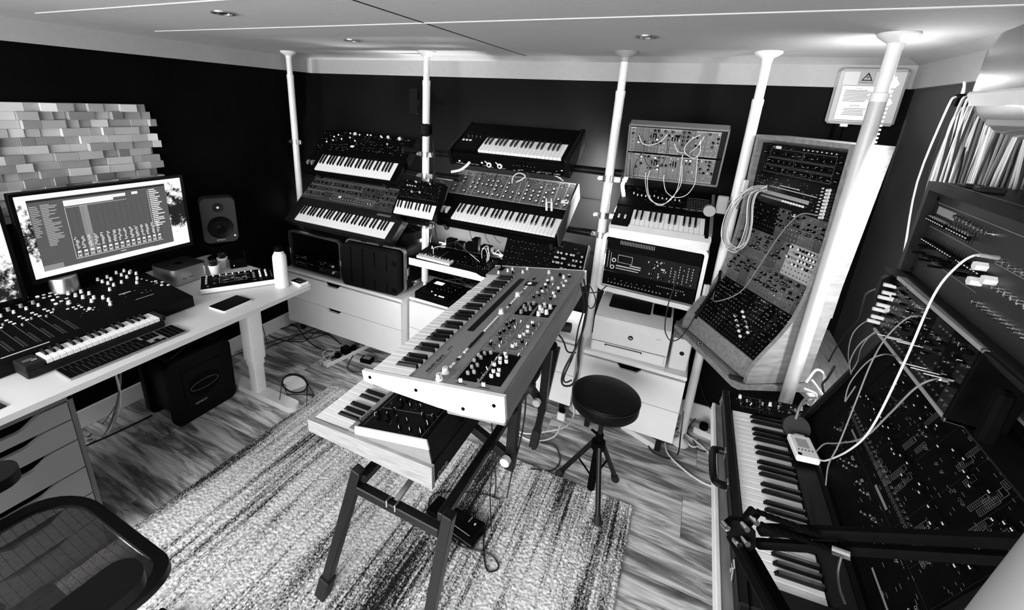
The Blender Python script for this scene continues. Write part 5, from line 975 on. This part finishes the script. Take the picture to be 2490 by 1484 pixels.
# leads around the stand
C3=[('black_cable','black lead looping on the rug round the foot pedal',[ZP(1055,1262,.02),ZP(1042,1225,.02),ZP(1060,1200,.02),ZP(1110,1196,.02),ZP(1180,1203,.02),ZP(1215,1215,.02)],.003,'cable'),
('black_cable','black lead running from the pedal to the front of the rug',[ZP(1085,1285,.02),ZP(1110,1325,.02),ZP(1165,1340,.02),ZP(1200,1355,.02),ZP(1212,1382,.02),ZP(1185,1388,.02),ZP(1176,1340,.02),ZP(1180,1290,.02),ZP(1205,1190,.05),YP(1200,1080,1.35)],.0032,'cable'),
('black_cable','black lead hanging straight down behind the lower keyboard',[YP(1195,1025,1.35),YP(1200,1100,1.35),YP(1192,1200,1.4),ZP(1195,1290,.02)],.0028,'cable'),
('black_cable','black lead falling from the stand to the rug in a long curve',[YP(1262,900,1.2),YP(1278,960,1.2),YP(1270,1050,1.25),YP(1245,1150,1.3),ZP(1232,1210,.02),ZP(1215,1235,.02)],.0035,'cable'),
('black_cable','black lead crossing the floor beside the stool',[ZP(1315,1075,.006),ZP(1350,1085,.006),ZP(1362,1120,.006),ZP(1340,1145,.006),ZP(1290,1140,.02)],.004,'cable'),
('black_cable','black bundle hanging from the right end of the grey synthesizer, longest loop',[YP(1420,680,1.9),YP(1428,740,1.75),YP(1412,820,1.6),YP(1372,900,1.55),YP(1368,935,1.55),YP(1392,935,1.55),YP(1405,900,1.55),YP(1408,850,1.6),YP(1425,760,1.7)],.0045,'cable'),
('black_cable','second black bundle hanging beside the longest loop',[YP(1412,690,1.85),YP(1420,745,1.75),YP(1406,800,1.7),YP(1395,860,1.6),YP(1372,915,1.55),YP(1375,930,1.55),YP(1390,925,1.55)],.0035,'cable'),
('black_cable','black lead from the stand riser to the middle cabinet',[YP(1352,805,1.75),YP(1370,830,1.8),YP(1380,855,1.8),YP(1400,858,1.8)],.004,'cable'),
('white_cable','upper white mains lead curving on the floor before the middle cabinet',[ZP(1392,975,.1),ZP(1395,1010,.006),ZP(1375,1038,.006),ZP(1330,1050,.006),ZP(1280,1055,.006),ZP(1245,1040,.006),ZP(1228,1015,.006)],.005,'wcable'),
('white_cable','lower white mains lead curving on the floor before the middle cabinet',[ZP(1362,1035,.02),ZP(1350,1060,.006),ZP(1320,1072,.006),ZP(1285,1070,.006),ZP(1262,1058,.006)],.005,'wcable'),
('white_cable','white mains lead sweeping from the printer cabinet to the right edge of the floor',[ZP(1617,1078,.006),ZP(1625,1105,.006),ZP(1660,1140,.006),ZP(1705,1172,.006),ZP(1745,1187,.006),ZP(1775,1188,.006)],.0055,'wcable'),
('white_cable','second white lead from the corner strip to the right',[ZP(1665,1055,.006),ZP(1700,1080,.006),ZP(1730,1108,.006),ZP(1765,1135,.006)],.0055,'wcable'),
('white_cable','short white lead curling by the pole foot',[ZP(1662,1062,.006),ZP(1680,1085,.006),ZP(1700,1087,.006)],.005,'wcable'),
('black_cable','black lead in a round loop on the floor below the printer cabinet',[ZP(1660,1035,.006),ZP(1610,1065,.006),ZP(1578,1080,.006),ZP(1590,1102,.006),ZP(1625,1115,.006),ZP(1648,1105,.006),YP(1655,1060,2.3),YP(1662,1000,2.35)],.004,'cable'),
('black_cable','black lead arching over the corner power strip',[ZP(1672,1045,.006),ZP(1690,1020,.006),ZP(1715,1008,.006),ZP(1740,1020,.006),ZP(1760,1035,.006)],.004,'cable'),
('black_cable','black lead running along the floor under the right keyboard',[ZP(1662,1040,.006),ZP(1685,1070,.006),ZP(1700,1095,.006),ZP(1730,1100,.006),ZP(1765,1112,.006)],.003,'cable'),
('black_cable','black lead falling from the wall behind the pole to the corner strip',[YP(1745,1010,2.70),YP(1725,990,2.70),YP(1710,960,2.70),YP(1700,925,2.7)],.003,'cable'),
('white_cable','short white lead under the printer cabinet',[ZP(1530,1045,.006),ZP(1545,1062,.006),ZP(1570,1060,.006)],.004,'wcable')]
for n_,l_,q,r_,m_ in C3: cable(n_,l_,q,r_,m_)
t=thing('floor_socket','white in-line socket block hanging below the middle cabinet','power strip',YP(1350,1045,2.30),0); part(t,'body','cream',(0,0,0,.05,.03,.13),b=.006); part(t,'plug_top','black',(.005,.002,.13,.045,.03,.16),b=.008)
t=thing('power_strip','white socket strip with black plugs against the rear baseboard in the corner','power strip',(.265,2.60,0),-14); part(t,'housing','cream',(0,0,0,.36,.06,.04),b=.005)
for i in range(4): MB().lathe([(.024,.04),(.026,.05),(.022,.075),(.012,.08)],14,(.05+i*.075,.03,0)).build('plug','black',t)
t=thing('power_strip','white socket block lying under the printer cabinet','power strip',ZP(1512,1040,0),-22); part(t,'housing','cream',(0,-.02,0,.22,.03,.035),b=.005)
# ================================================================ right: curved rack, corner shelf, patchable console
WC=.463; LV=[(-.021,.810),(0,.892),(.123,1.102),(.162,1.372),(.158,1.635),(.158,1.767)]
t=thing('curved_rack','tall curved plywood rack full of synthesizer modules on the corner shelf','rack',(.1245,2.346,0),-57.3)
CT=Matrix.Translation((.1245,2.346,0))@Matrix.Rotation(math.radians(-57.3),4,'Z')
def seg(i): return Vector((0,*LV[i])),Vector((0,*LV[i+1]))
prof=[(-.045,.806),(-.030,.892),(.095,1.105),(.134,1.372),(.130,1.635),(.128,1.80),(.295,1.80),(.24,.806)]
def curvy(pts):
    o=smoothpts([(0,a,b) for a,b in pts[:6]],6); return [(q.y,q.z) for q in o]+pts[6:]
for x0,x1 in ((-.018,0),(WC,WC+.018)): MB().prism(curvy(prof),x0,x1,'x').build('side_panel','ply',t)
MB().prism([(.128,1.782),(.295,1.782),(.295,1.80),(.128,1.80)],0,WC,'x').build('top_board','ply',t)
MB().prism([(-.028,.806),(-.008,.806),(.012,.892),(-.008,.892)],0,WC,'x').build('front_board','ply',t); part(t,'back_board','ply',(0,.225,.81,WC,.235,1.1),(0,.275,1.1,WC,.285,1.785),b=0)
def on_seg(i,f0,f1,x,w,name,m,off=0):
    a,b=seg(i); d=(b-a); ln=d.length; ang=math.atan2(d.z,d.y); p=a+d*f0
    return put(name,MB().box(0,0,0,w,ln*(f1-f0)-.001,.002).mesh(name,m),t,loc=(x,p.y+math.sin(ang)*-off,p.z+math.cos(ang)*off),rot=(ang,0,0)), ln*(f1-f0)
bl='panel'; gm=mat('rack_module_grey',.09,.5,var=.35,vscale=16); gm2=mat('rack_module_dark_grey',.055,.5,var=.35,vscale=16); lm=mat('rack_module_light',.34,.35,var=.2,vscale=16)
def fill(i,f0,f1,x0,x1,mats_,seed,widths=(.03,.04,.05,.06,.08),kinds='bbc',dens=1,jm='chrome'):
    return module_row(lambda n_,x,z_,w,h,m: on_seg(i,f0,f1,x,w,n_,m)[0],x0,x1,0,(seg(i)[1]-seg(i)[0]).length*(f1-f0),widths,mats_,seed,kinds,dens,jm)
fill(1,0,.5,.001,WC-.001,(bl,bl,'gloss'),51,kinds='sbm',dens=1.1); q=fill(1,.5,1,.001,WC-.001,(bl,bl,'gloss'),52,kinds='cmsb',dens=1.4)
for k in range(10): # pale pads
    u,v=k%5,k//5; put('pad',MB().prism(rrect(-.009,-.006,.009,.006,.005,3),0,.004,'z').mesh('pad','cap'),t,loc=CT.inverted()@Vector((0,0,0)) if 0 else (.215+u*.024+v*.018,.055+.0085*(-u+v*2.2)*.9-.0,.985+.0148*(-u+v*2.2)*.9),rot=(math.radians(59.6),0,0))
fill(2,0,.5,.001,WC-.001,(gm,gm2,gm),53,kinds='bbG',dens=1.0); fill(2,.5,1,.001,.30,(gm,gm2),54,(.06,.08,.30),kinds='bG',dens=.8); fill(2,.5,1,.30,WC-.001,(lm,),55,(.04,.05),kinds='bCg',dens=1.6)
fill(3,0,.5,.001,.19,('gloss',bl),56,(.19,.1),kinds='s',dens=.5); q=fill(3,0,.5,.19,WC-.001,(gm,gm2),57,(.07,.06,.08),kinds='bmc',dens=1.5)
u_,h_=on_seg(3,.40,.50,.26,.045,'lit_sign','gloss',.003); text(u_,'lettering','CSP',.003,.005,.0025,.017,'lcd')
s_,h_=on_seg(3,.5,1.0,.001,WC-.002,'sequencer_unit','gloss')
for k in range(16): button(s_,.075+k*.0155,.030,.002,'w' if k>7 else 'g',1.15)
prints(s_,[(.10,.078,.36,.081),(.16,.090,.27,.093)]+legends(.02,.02,.40,.12,60,.003,.01,.001,5),.0023); part(s_,'lcd_strip','mid',(.07,.042,.002,.33,.058,.003),b=0)
for k in range(9): put('column_knob',KN['w'],s_,loc=(WC-.055,.010+.0135*k,.002),scl=.9); knob(s_,WC-.085,.012+.0135*k,.002,'t',scl=.7)
sockets(s_,[(.02+.014*k,.015+.014*j) for k in range(4) for j in range(8)]+[(WC-.035+.011*k,.01+.012*j) for k in range(3) for j in range(9)],.002,'chrome',.003)
s_,h_=on_seg(4,0.0,1.0,.001,WC-.002,'synthesizer_unit','gloss')
prints(s_,[(.06,.075,.24,.112,.001),(.245,.075,.40,.112,.001),(.05,.042,.20,.072,.001),(.205,.042,.40,.072,.001),(.04,.008,.15,.038,.001),(.155,.008,.19,.038,.001),(.195,.008,.215,.038,.001),(.22,.008,.30,.038,.001),(.305,.008,.40,.038,.001),(.065,.116,.12,.122)]+legends(.02,.005,.42,.125,70,.004,.014,.0009,6),.0024,'greyprint')
for k in range(13):
    for j in range(3):
        if rr.random()<.8: knob(s_,.035+k*.0325,.024+.034*j,.002,'b',scl=.85)
part(s_,'white_sticker','cap',(.085,.112,.002,.115,.124,.0026),b=0)
for k in range(8): MB().cyl((0,0,0),(0,0,.004),.0025,n=6).build('indicator','cap',s_,loc=(.24+.022*k,.122,.002))
for i,(za,yy) in enumerate(((1.56,.150),(1.02,.070))):
    sp_=part(t,'cable_comb','cap',(-.012,yy-.045,za-.03,.004,yy-.02,za+.03),b=.002)
cable('patch_cable','grey patch cable sagging across the curved rack from the sequencer to its lower rows',[CT@Vector(v) for v in ((.40,.148,1.52),(.36,.10,1.51),(.30,.09,1.40),(.25,.08,1.25),(.20,.06,1.10),(.13,.0,1.02),(.07,.03,1.04),(.04,.06,1.08))],.0026,'gcable',n=6)
cable('black_cable','thick dark lead rising from the rack case behind the curved rack edge',[YP(1690,775,2.15),YP(1715,735,2.2),YP(1745,690,2.3),YP(1752,660,2.4)],.007,'soft')
# corner shelf
t=thing('corner_shelf','plywood corner shelf board with rounded front corner carrying the curved rack','shelf',(0,0,.80))
P=[(.043,2.363),(.300,1.925),(.325,1.912),(.667,2.080),(.80,2.20),(.80,2.74),(.27,2.74),(.12,2.60)]
MB().prism(P,-.028,-.002,'z').build('board','ply',t)
part(t,'sticker','black',(.155,2.185,-.002,.185,2.215,-.0012),b=0); MB().rim([(.158,2.188),(.182,2.188),(.182,2.212),(.158,2.212)],[(.162,2.192),(.178,2.192),(.178,2.208),(.162,2.208)],-.0012,-.0006,'z').build('sticker_mark','cap',t)
part(t,'rubber_wedge','rubber',(.285,1.935,-.002,.345,1.965,.010),b=.004)
for z_ in (.70,.655): clamp('tube clamp below the corner shelf on the fourth pole, '+('upper' if z_>.68 else 'lower'),.200,PY+.01,z_,-20)
t=thing('white_board','bright white board end sticking out behind the nearest pole under the shelf','board',(.60,2.02,.74),22); part(t,'board','white',(0,0,0,.14,.12,.03),b=.003)
for i,q in enumerate((((1960,930),(1985,900),(2005,915),(1990,960),(1965,985)),((1975,925),(1990,945),(2000,965),(1980,995),(1958,1005)),((1955,945),(1985,960),(1972,985),(1955,975)),((2030,890),(2012,920),(2000,935),(2003,960)),((1940,1010),(1950,985),(1985,972),(2000,960)))):
    cable('white_cable',['pale twisted lead beside the foot of the nearest pole','second pale lead crossing there','short pale lead below the white board end','dark lead rising to the right wall from the white board','grey lead curving down to the console top'][i],[YP(x,y,1.90+.01*k) for k,(x,y) in enumerate(q)],.0045,'cable' if i==3 else ('gcable' if i==4 else 'wcable'))
# light strip running down the nearest pole
t=thing('light_strip','glowing light strip running down the back of the nearest pole','light strip',(0,0,0))
mb=MB(); 
for k in range(24):
    z_=2.02-.014*k; mb.box(.538,2.004,z_,.549,2.012,z_+.006)
mb.box(.536,2.004,1.66,.540,2.012,2.03); mb.build('strip','strip',t)
for z_,s_ in ((2.005,.013),(1.945,.010)): MB().lathe([(s_*.3,-s_),(s_,0),(s_*.3,s_)],12,(.548,2.01,z_)).build('bright_lamp','strip',t)
# table under the console
t=thing('console_table','pale edged table under the patchable keyboard on the right','table',(.235,0,0))
part(t,'top','ply',(.0,-.55,.755,.575,1.745,.780),b=.002); part(t,'front_edge','paint',(-.012,-.55,.740,.0,1.745,.783),b=.002); part(t,'apron','dark',(.25,-.5,.68,.27,1.70,.754),b=0)
for y in (-.48,1.62): part(t,'leg','paint',(.29,y,0,.335,y+.05,.755)); part(t,'leg','paint',(.50,y,0,.545,y+.05,.755))
# keyboard in its carrying case
t=thing('case_keyboard','four octave keyboard in a black carrying case with handle and latches, at the right','keyboard',(.275,1.628,.848),-89.5,5.7)
part(t,'case','soft',(-.115,-.028,-.066,.755,.265,-.020),(-.115,-.028,-.03,.755,-.004,.012),(.684,-.004,-.03,.755,.265,.012),b=.004)
part(t,'case','soft',(-.004,.152,-.03,.684,.265,.008),b=.003)
keybed(t,29,.0235,.150,bl=.66); p=part(t,'control_strip','panel',(-.112,-.002,-.03,-.003,.262,.004),b=.002)
rr=random.Random(40); prints(p,legends(-.105,.01,-.01,.25,50,.003,.012,.0012,3)+[(-.10,.03,-.03,.10,.0008)],.0044,'greyprint')
for k in range(7): knob(p,-.085+.012*(k%2),.03+k*.032,.004,'m' if k%3 else 'w',scl=.8); switch(p,-.045,.03+k*.03,.004,k)
for i in range(4): fader(p,-.06,.05+.05*i,.004,'g',math.pi/2)
h=part(t,'handle_plate','chrome',(.22,-.034,-.03,.245,-.027,.0),(.36,-.034,-.03,.385,-.027,.0),b=.002)
MB().tube(smoothpts([(.225,-.034,-.014),(.228,-.058,-.012),(.25,-.068,-.010),(.355,-.068,-.010),(.378,-.058,-.012),(.38,-.034,-.014)]),.011,8).build('handle','gloss',t)
for x in (-.07,.64): part(t,'latch','chrome',(x,-.034,-.045,x+.025,-.027,.005),(x+.005,-.038,-.02,x+.02,-.03,-.005),b=.002)
t=thing('tuner_unit','white pocket tuner with a grey display lying on the keyboard case','tuner',ZP(1912,1066,.885),-84,3); part(t,'body','paint',(0,0,-.0,.105,.062,.022),b=.004); part(t,'display','dimlcd',(.020,.014,.022,.06,.045,.0225),b=0)
MB().cyl((.093,.010,.021),(.093,.010,.0226),.006,n=12).build('socket','black',t)
for k in range(5): MB().cyl((.072,.012+.009*k,.022),(.072,.012+.009*k,.0235),.002,n=8).build('button','dark',t)
part(t,'clip','alu',(-.012,.02,.004,.0,.05,.018),b=.002)
t=thing('felt_disc','dark round felt disc leaning at the far end of the keyboard case','disc',ZP(1935,1040,.90),0,55); MB().cyl((0,0,0),(0,0,.014),.038,n=26).build('disc','foamw',t)
cable('grey_cable','grey curved cable standing over the felt disc',[ZP(1935,1020,.93),XP(1945,990,.45),XP(1960,970,.47),XP(1985,968,.5)],.004,'gcable')
# big patchable console leaning behind the keyboard
t=thing('patch_console','large black patchable synthesizer console with sliders and sockets, behind the case keyboard','synthesizer',(.500,1.640,.892),-90,69.7)
LC,HCn=.760,.452
part(t,'case','soft',(-.012,-.012,-.11,LC+.012,HCn+.012,-.004),b=.01); MB().rim(rrect(-.016,-.016,LC+.016,HCn+.016,.012,3),rrect(0,0,LC,HCn,.004,3),-.006,.012).build('case_rim','soft',t)
part(t,'pale_top_edge','ply',(.20,HCn+.017,-.05,LC+.01,HCn+.024,.010),b=.001)
p=part(t,'panel','panel',(0,0,-.004,LC,HCn,.0),b=0); sp_=part(t,'speaker_grille','black',(.02,.05,0,.10,.40,.001),b=0)
rr=random.Random(41)
cols=[.14,.24,.34,.44,.55,.65,.74]
prints(p,[(a_-.0008,.12,a_+.0008,.43) for a_ in cols]+[(.13,.118,.75,.1195),(.13,.43,.75,.4312)]+[(.13,.150,.62,.158)],.0005,'dark')
for a_,b_ in zip([.13]+cols[1:],cols[1:]+[.755]):
    n_=int((b_-a_)/.017)
    for k in range(n_):
        x=a_+.008+k*.017
        if rr.random()<.75: fader(p,x,.22+rr.uniform(-.015,.02),0,'b')
        if rr.random()<.5: fader(p,x,.33+rr.uniform(-.015,.02),0,'b')
sockets(p,[(.125+.0185*k,.165) for k in range(30)]+[(rr.uniform(.13,.74),rr.choice((.10,.385,.41,.285))) for k in range(70)],.0,'chrome',.0042)
bx=[]
for k in range(26):
    x,y=rr.uniform(.33,.71),rr.uniform(.13,.40); w_=rr.uniform(.012,.022); h_=rr.uniform(.02,.05); bx += [(x,y,x+w_,y+h_,.0009)]+[(x+.003,y+.004+.004*j,x+w_-.003,y+.005+.004*j) for j in range(int(h_/.005))]
prints(p,bx+[(.13+.0187*k,.148,.143+.0187*k,.154,.0006) for k in range(29)]+legends(.13,.04,.74,.43,260,.004,.014,.001,4)+[(.60,.035,.70,.040),(.20,.13,.26,.136),(.42,.125,.50,.132)],.0008,'greyprint','panel_legends')
for k in range(24): knob(p,rr.uniform(.14,.74),rr.choice((.07,.09,.30,.415)),0,'m',scl=.8)
for x in (.30,.62): part(t,'latch','chrome',(x,HCn+.002,.0,x+.03,HCn+.014,.016),(x+.008,HCn-.012,.004,x+.022,HCn+.008,.018),b=.002)
# patch bay skiff above it
t=thing('patch_module_case','narrow case of patchable modules between the console and the top rack','synthesizer',(.552,1.535,1.31),-90,86)
part(t,'case','black',(-.012,-.010,-.09,0,.162,.004),(.43,-.01,-.09,.442,.162,.004),b=.002); part(t,'rail','mid',(-.012,.152,-.09,.442,.162,.004),(-.012,-.010,-.09,.442,0,.004),b=.002); part(t,'rear','black',(0,0,-.09,.43,.152,-.03),b=0)
module_row(lambda n_,x,z_,w,h,m: put(n_,MB().box(0,0,0,w,h,.002).mesh(n_,m),t,loc=(x,z_+.0,0)),.001,.429,.002,.148,(.05,.06,.08),('gloss','panel'),71,'bcsm',1.0)
for k in range(7):
    MB().cyl((.012+.012*(k%2),.02+.019*k,.0),(.012+.012*(k%2),.02+.019*k,.03),.0055,n=8).build('patch_plug','cap',t)
part(t,'bright_plate','cap',(.008,.06,.002,.038,.075,.006),(.008,.095,.002,.03,.112,.006),b=.001)
for k in range(6): MB().tube([(.16+.05*k,.04+.015*(k%3),.004),(.165+.05*k,.04+.015*(k%3),.055)],.0012,4).build('pin_lead','cap',t)
# top rack synthesizer
t=thing('rack_synthesizer','wide black rack synthesizer panel with rows of sliders and three white knobs, top right','synthesizer',(.604,1.600,1.475),-91.5,90)
LR,HR=.80,.235
part(t,'case','dark',(-.022,-.02,-.16,LR,HR+.022,-.006),b=.004); MB().rim([(-.022,-.022),(LR,-.022),(LR,HR+.022),(-.022,HR+.022)],[(0,0),(LR-.01,0),(LR-.01,HR),(0,HR)],-.006,.022).build('case_rim','dark',t)
p=part(t,'panel',mat('rack_panel_black',.012,.45,var=.25,vscale=10),(0,0,-.006,LR,HR,0),b=0); prints(p,[(.02,.205,.78,.2062),(.02,.165,.17,.1662),(.02,.140,.30,.1412),(.05,.06,.34,.061),(.30,.07,.33,.0712),(.33,.145,.5,.1462),(.36,.135,.5,.1362)],.0006,'mid')
part(p,'label_strip','mid',(.03,.178,0,.13,.198,.0006),b=0)
for k in range(16): fader(p,.022+.0142*k+(.012 if k>7 else 0),.160,0,'b',scl=1.0); MB().cyl((0,0,0),(0,0,.010),.003,n=8).build('slider_tip','chrome',p,loc=(.022+.0142*k+(.012 if k>7 else 0),.168,.002))
for k in range(10): knob(p,.15+.018*k,.192-.0005*k,0,'m')
for k in range(22): fader(p,.04+.0145*k,.105,0,'b'); 
for k in range(16): put('tall_slider',MB().box(-.003,-.003,0,.003,.003,.028,b=.001).mesh('tall_slider','black'),p,loc=(.05+.016*k,.090+rr.uniform(-.03,.02),0))
for x,y in ((.336,.119),(.338,.085),(.384,.103)): MB().prism([(.0105*math.cos(a),.0105*math.sin(a)) for a in [math.radians(60*k+20) for k in range(6)]],0,.020,'z').build('white_knob','white',p,loc=(x,y,0))
for k in range(26): knob(p,.36+.022*(k%9),.045+.05*(k//9),0,'m',scl=.85)
for x in (.012,LR-.03): 
    for y in (.012,.215): MB().cyl((x,y,0),(x,y,.003),.004,n=8).build('rack_screw','black',p)
part(t,'foot','rubber',(.06,HR+.022,-.05,.09,HR+.032,-.01),(.13,HR+.022,-.06,.16,HR+.035,-.01),b=.003)
# rack frame holding both
t=thing('equipment_rack_frame','dark metal frame carrying the top rack and patch cases','rack',(.56,0,0)); 
for y in (1.52,.76): part(t,'upright','dark',(.12,y,.0,.15,y+.03,1.72),b=.002)
part(t,'shelf_plate','dark',(.02,.60,1.295,.24,1.60,1.300),(.0,.60,1.462,.24,1.64,1.468),b=.001); part(t,'corner_hand_grip','black',(-.012,.985,1.33,.012,1.01,1.44),b=.006); part(t,'corner_hand_grip','soft',(-.02,1.555,1.37,.03,1.60,1.46),b=.012)
# patch leads on the right
XQ=[('patch_cable','thick white patch cable from the top rack arching down to the tuner',[(2425,627,.57),(2375,620,.50),(2325,650,.48),(2270,720,.46),(2200,880,.44),(2120,1040,.44),(2065,1095,.45),(2010,1120,.46),(1992,1118,.46)],.0021,'wcable'),
('patch_cable','pale patch cable from the module case arching down over the console',[(2310,927,.56),(2275,922,.50),(2225,945,.48),(2160,1010,.47),(2100,1065,.46),(2040,1078,.46),(2005,1080,.46),(1985,1098,.46)],.0019,'gcable'),
('patch_cable','grey patch cable hanging from the left of the module case in a low U',[(2180,868,.55),(2150,862,.5),(2110,880,.48),(2068,930,.47),(2055,975,.47),(2063,965,.47),(2080,940,.47)],.0016,'gcable'),
('patch_cable','grey patch cable running down the left side of the console',[(2262,775,.55),(2215,770,.5),(2160,815,.48),(2120,880,.46),(2080,980,.45),(2040,1080,.44),(2015,1130,.44),(2008,1180,.46)],.0017,'gcable'),
('patch_cable','grey patch cable from the case corner sweeping left in a wide arc',[(2155,775,.56),(2110,780,.55),(2075,810,.53),(2063,860,.52),(2070,910,.5),(2067,880,.5),(2088,840,.5),(2130,805,.53)],.0016,'gcable'),
('patch_cable','thin grey lead bowing left from the module case',[(2165,800,.56),(2120,815,.55),(2095,845,.54),(2085,880,.52),(2070,905,.51)],.0014,'gcable'),
('black_cable','black plug and lead leaving the module case to the left',[(2205,702,.56),(2170,705,.57),(2130,704,.60),(2105,718,.64),(2095,750,.68),(2085,780,.70),(2050,820,.72),(2020,870,.72),(2010,900,.72)],[.007]*10+[.003]*100,'cable')]
for n_,l_,q,r_,m_ in XQ:
    pts=[XP(a,b,c) for a,b,c in q]
    if isinstance(r_,list): k_=len(smoothpts(pts,6)); r_=[.0065 if i<7 else .003 for i in range(k_)]
    cable(n_,l_,pts,r_,m_,n=8)
for i,(a,b_) in enumerate((((2425,627,.57),(2378,621,.51)),((2310,927,.56),(2285,923,.51)))):
    t=thing('cable_plug','pale moulded jack plug '+('of the thick white cable in the top rack' if i==0 else 'of the grey cable in the module case'),'plug',XP(*a)); MB().cyl((0,0,0),XP(*b_)-XP(*a),.0048,.0028,n=10).build('barrel','wcable',t)
# curtain of cables on the right wall
hk=thing('cable_hanger','black wall hanger bar holding a curtain of cables, under the air conditioner','hanger',(RWX-.05,1.30,1.955)); part(hk,'bar','black',(-.01,.0,0,.01,.85,.018),b=.003); part(hk,'hook','black',(-.03,.80,-.01,.045,.83,.03),b=.004)
rr=random.Random(77)
for i in range(86):
    y0=2.11-.0098*i+rr.uniform(-.01,.01); y1=y0*1.0-.02+rr.uniform(-.05,.03); dk=i>50; z1=rr.uniform(1.15,1.35); x=RWX-.05+rr.uniform(-.035,.01)
    q=[Vector((x,y0,1.975)),Vector((x-.012,y0-.004,1.94)),Vector((x-.01,(y0+y1)/2+rr.uniform(-.05,.05),1.68)),Vector((x,y1,z1+.12)),Vector((x+.01,y1+rr.uniform(-.02,.02),z1))]
    m_='cable' if (rr.random()<(.88 if dk else .35)) else ('gcable' if rr.random()<.35 else 'wcable')
    cable('hanging_cable',{'wcable':'white','cable':'black','gcable':'grey'}[m_]+' cable in the dense curtain of cables hanging on the right wall',q,rr.uniform(.0022,.004),m_,group={'wcable':'white','cable':'black','gcable':'grey'}[m_]+' cables of the wall curtain',k=4,n=5)
cable('white_cable','leftmost white cable falling separately down the right wall from the hanger',[XP(2338,262,RWX-.03),XP(2310,310,RWX-.03),XP(2270,450,RWX-.03),XP(2225,570,RWX-.03),XP(2195,660,RWX-.03)],.0045,'wcable')
t=thing('tied_cable_ends','tuft of white cable ends tied to the hanger hook','cable',(RWX-.06,2.13,1.955)); 
for k in range(4): MB().tube(smoothpts([(0,0,0),(.0,.003*k-.006,.035),(-.01+.004*k,.008*k-.012,.07)]),.004,6).build('cable_end','wcable',t)
# air conditioner
t=thing('air_conditioner','glossy pale air conditioning unit on the right wall in the top right corner','air conditioner',(RWX-.003,1.70,1.850),-90)
pf_=[(0,0),(-.05,-.002),(-.13,.018),(-.185,.065),(-.205,.11),(-.205,.22),(-.19,.262),(-.15,.285),(0,.285)]
n=len(pf_); rings=[]
for x,s in ((0,.86),(.006,.94),(.02,.985),(.045,1.0),(.80,1.0)): rings.append([(x,u*s,.14+(v-.14)*s) for u,v in pf_])
mb=MB(); vs=[p for r_ in rings for p in r_]; fs=[(j*n+i,j*n+(i+1)%n,(j+1)*n+(i+1)%n,(j+1)*n+i) for j in range(4) for i in range(n)]+[tuple(range(n))[::-1],tuple(range(4*n,5*n))]; mb.add(vs,fs); mb.build('housing','acp',t,smooth=40)
MB().prism([(-.198,.082),(-.21,.112),(-.207,.118),(-.19,.088)],.02,.80,'x').build('outlet_flap','paint',t); part(t,'outlet_shadow','mid',(.06,-.17,.035,.80,-.10,.052),b=.002)
# microphone boom arm
t=thing('boom_arm','black sprung microphone boom arm with plated elbow joint, lower right','boom arm',(0,0,0))
J=Vector((.163,.678,1.23)); dn=DP(1880,1484,.86)-J
def bar(name,a,b,w,m='black',parent=t):
    a,b=Vector(a),Vector(b); d=(b-a); zz=d.normalized(); xx=zz.cross(fwd).normalized(); yy=zz.cross(xx); mb=MB(); mb.T=Matrix.Translation(a)@Matrix((xx,yy,zz)).transposed().to_4x4(); mb.box(-w/2,-w/2,0,w/2,w/2,d.length,b=w*.2); return mb.build(name,m,parent)
E1=DP(2490,1318,.90); E2=DP(2490,1362,.90); A1=DP(1842,1288,.935); A2=DP(1838,1322,.935)
bar('upper_bar',A1,A1+(E1-A1)*1.25,.016); bar('upper_bar',A2,A2+(E2-A2)*1.25,.014)
LB=DP(1782,1300,.945); LE=DP(1890,1500,.86); bar('lower_bar',LB,LB+(LE-LB)*2.1,.020); LB2=DP(1815,1330,.945); bar('lower_bar',LB2,LB2+(LE-LB)*2.0,.018)
pl=[DP(x,y,.925) for x,y in ((1757,1268),(1775,1254),(1800,1258),(1826,1280),(1828,1318),(1812,1330),(1790,1322),(1768,1300))]; mb=MB(); n=len(pl); off=-fwd*.012
mb.add(pl+[v+off for v in pl],[tuple(range(n)),tuple(range(n,2*n))[::-1]]+[(i,n+i,n+(i+1)%n,(i+1)%n) for i in range(n)]); mb.build('joint_plate','black',t)
for x,y in ((1764,1280),(1812,1283),(1793,1321),(1813,1318),(1835,1268)): q=DP(x,y,.91); MB().cyl(q+fwd*.008,q-fwd*.006,.0045,n=10).build('bolt','chrome',t)
bar('spring_lug',DP(1812,1272,.925),DP(1838,1240,.925),.016)
for k,(a_,b_) in enumerate((((1840,1244),(1990,1300)),((1850,1275),(2044,1345)))):
    a_,b_=DP(*a_,.915),DP(*b_,.90); ln=(b_-a_).length; d=(b_-a_).normalized(); u=d.orthogonal().normalized(); v=d.cross(u); mb=MB(); mb.tube([a_+d*ln*i/240+(u*math.cos(i*1.3)+v*math.sin(i*1.3))*.0035 for i in range(241)],.0011,4); mb.build('spring','black',t)
q=DP(2046,1345,.895); MB().cyl(q-d*.01,q+d*.01,.006,n=10).build('spring_end','chrome',t)
cable('microphone_lead','thin black lead curving down from the boom arm',[DP(2046,1352,.895),DP(2038,1390,.9),DP(2042,1430,.9),DP(2056,1470,.9)],.002,'cable')
base=LB+(LE-LB)*2.1; MB().cyl(base,(base.x,base.y,min(base.z,.79)),.02,n=14).build('clamp_post','black',t)
t=thing('padded_cylinder','pale smooth rounded cylinder in the bottom right corner, end of the boom arm','padding',DP(2530,1495,.62))
MB().tube(smoothpts([DP(x,y,.62)-DP(2530,1495,.62) for x,y in ((2480,1730),(2562,1618),(2655,1500),(2735,1400))]),.046,32).build('cover','mid',t,smooth=60)
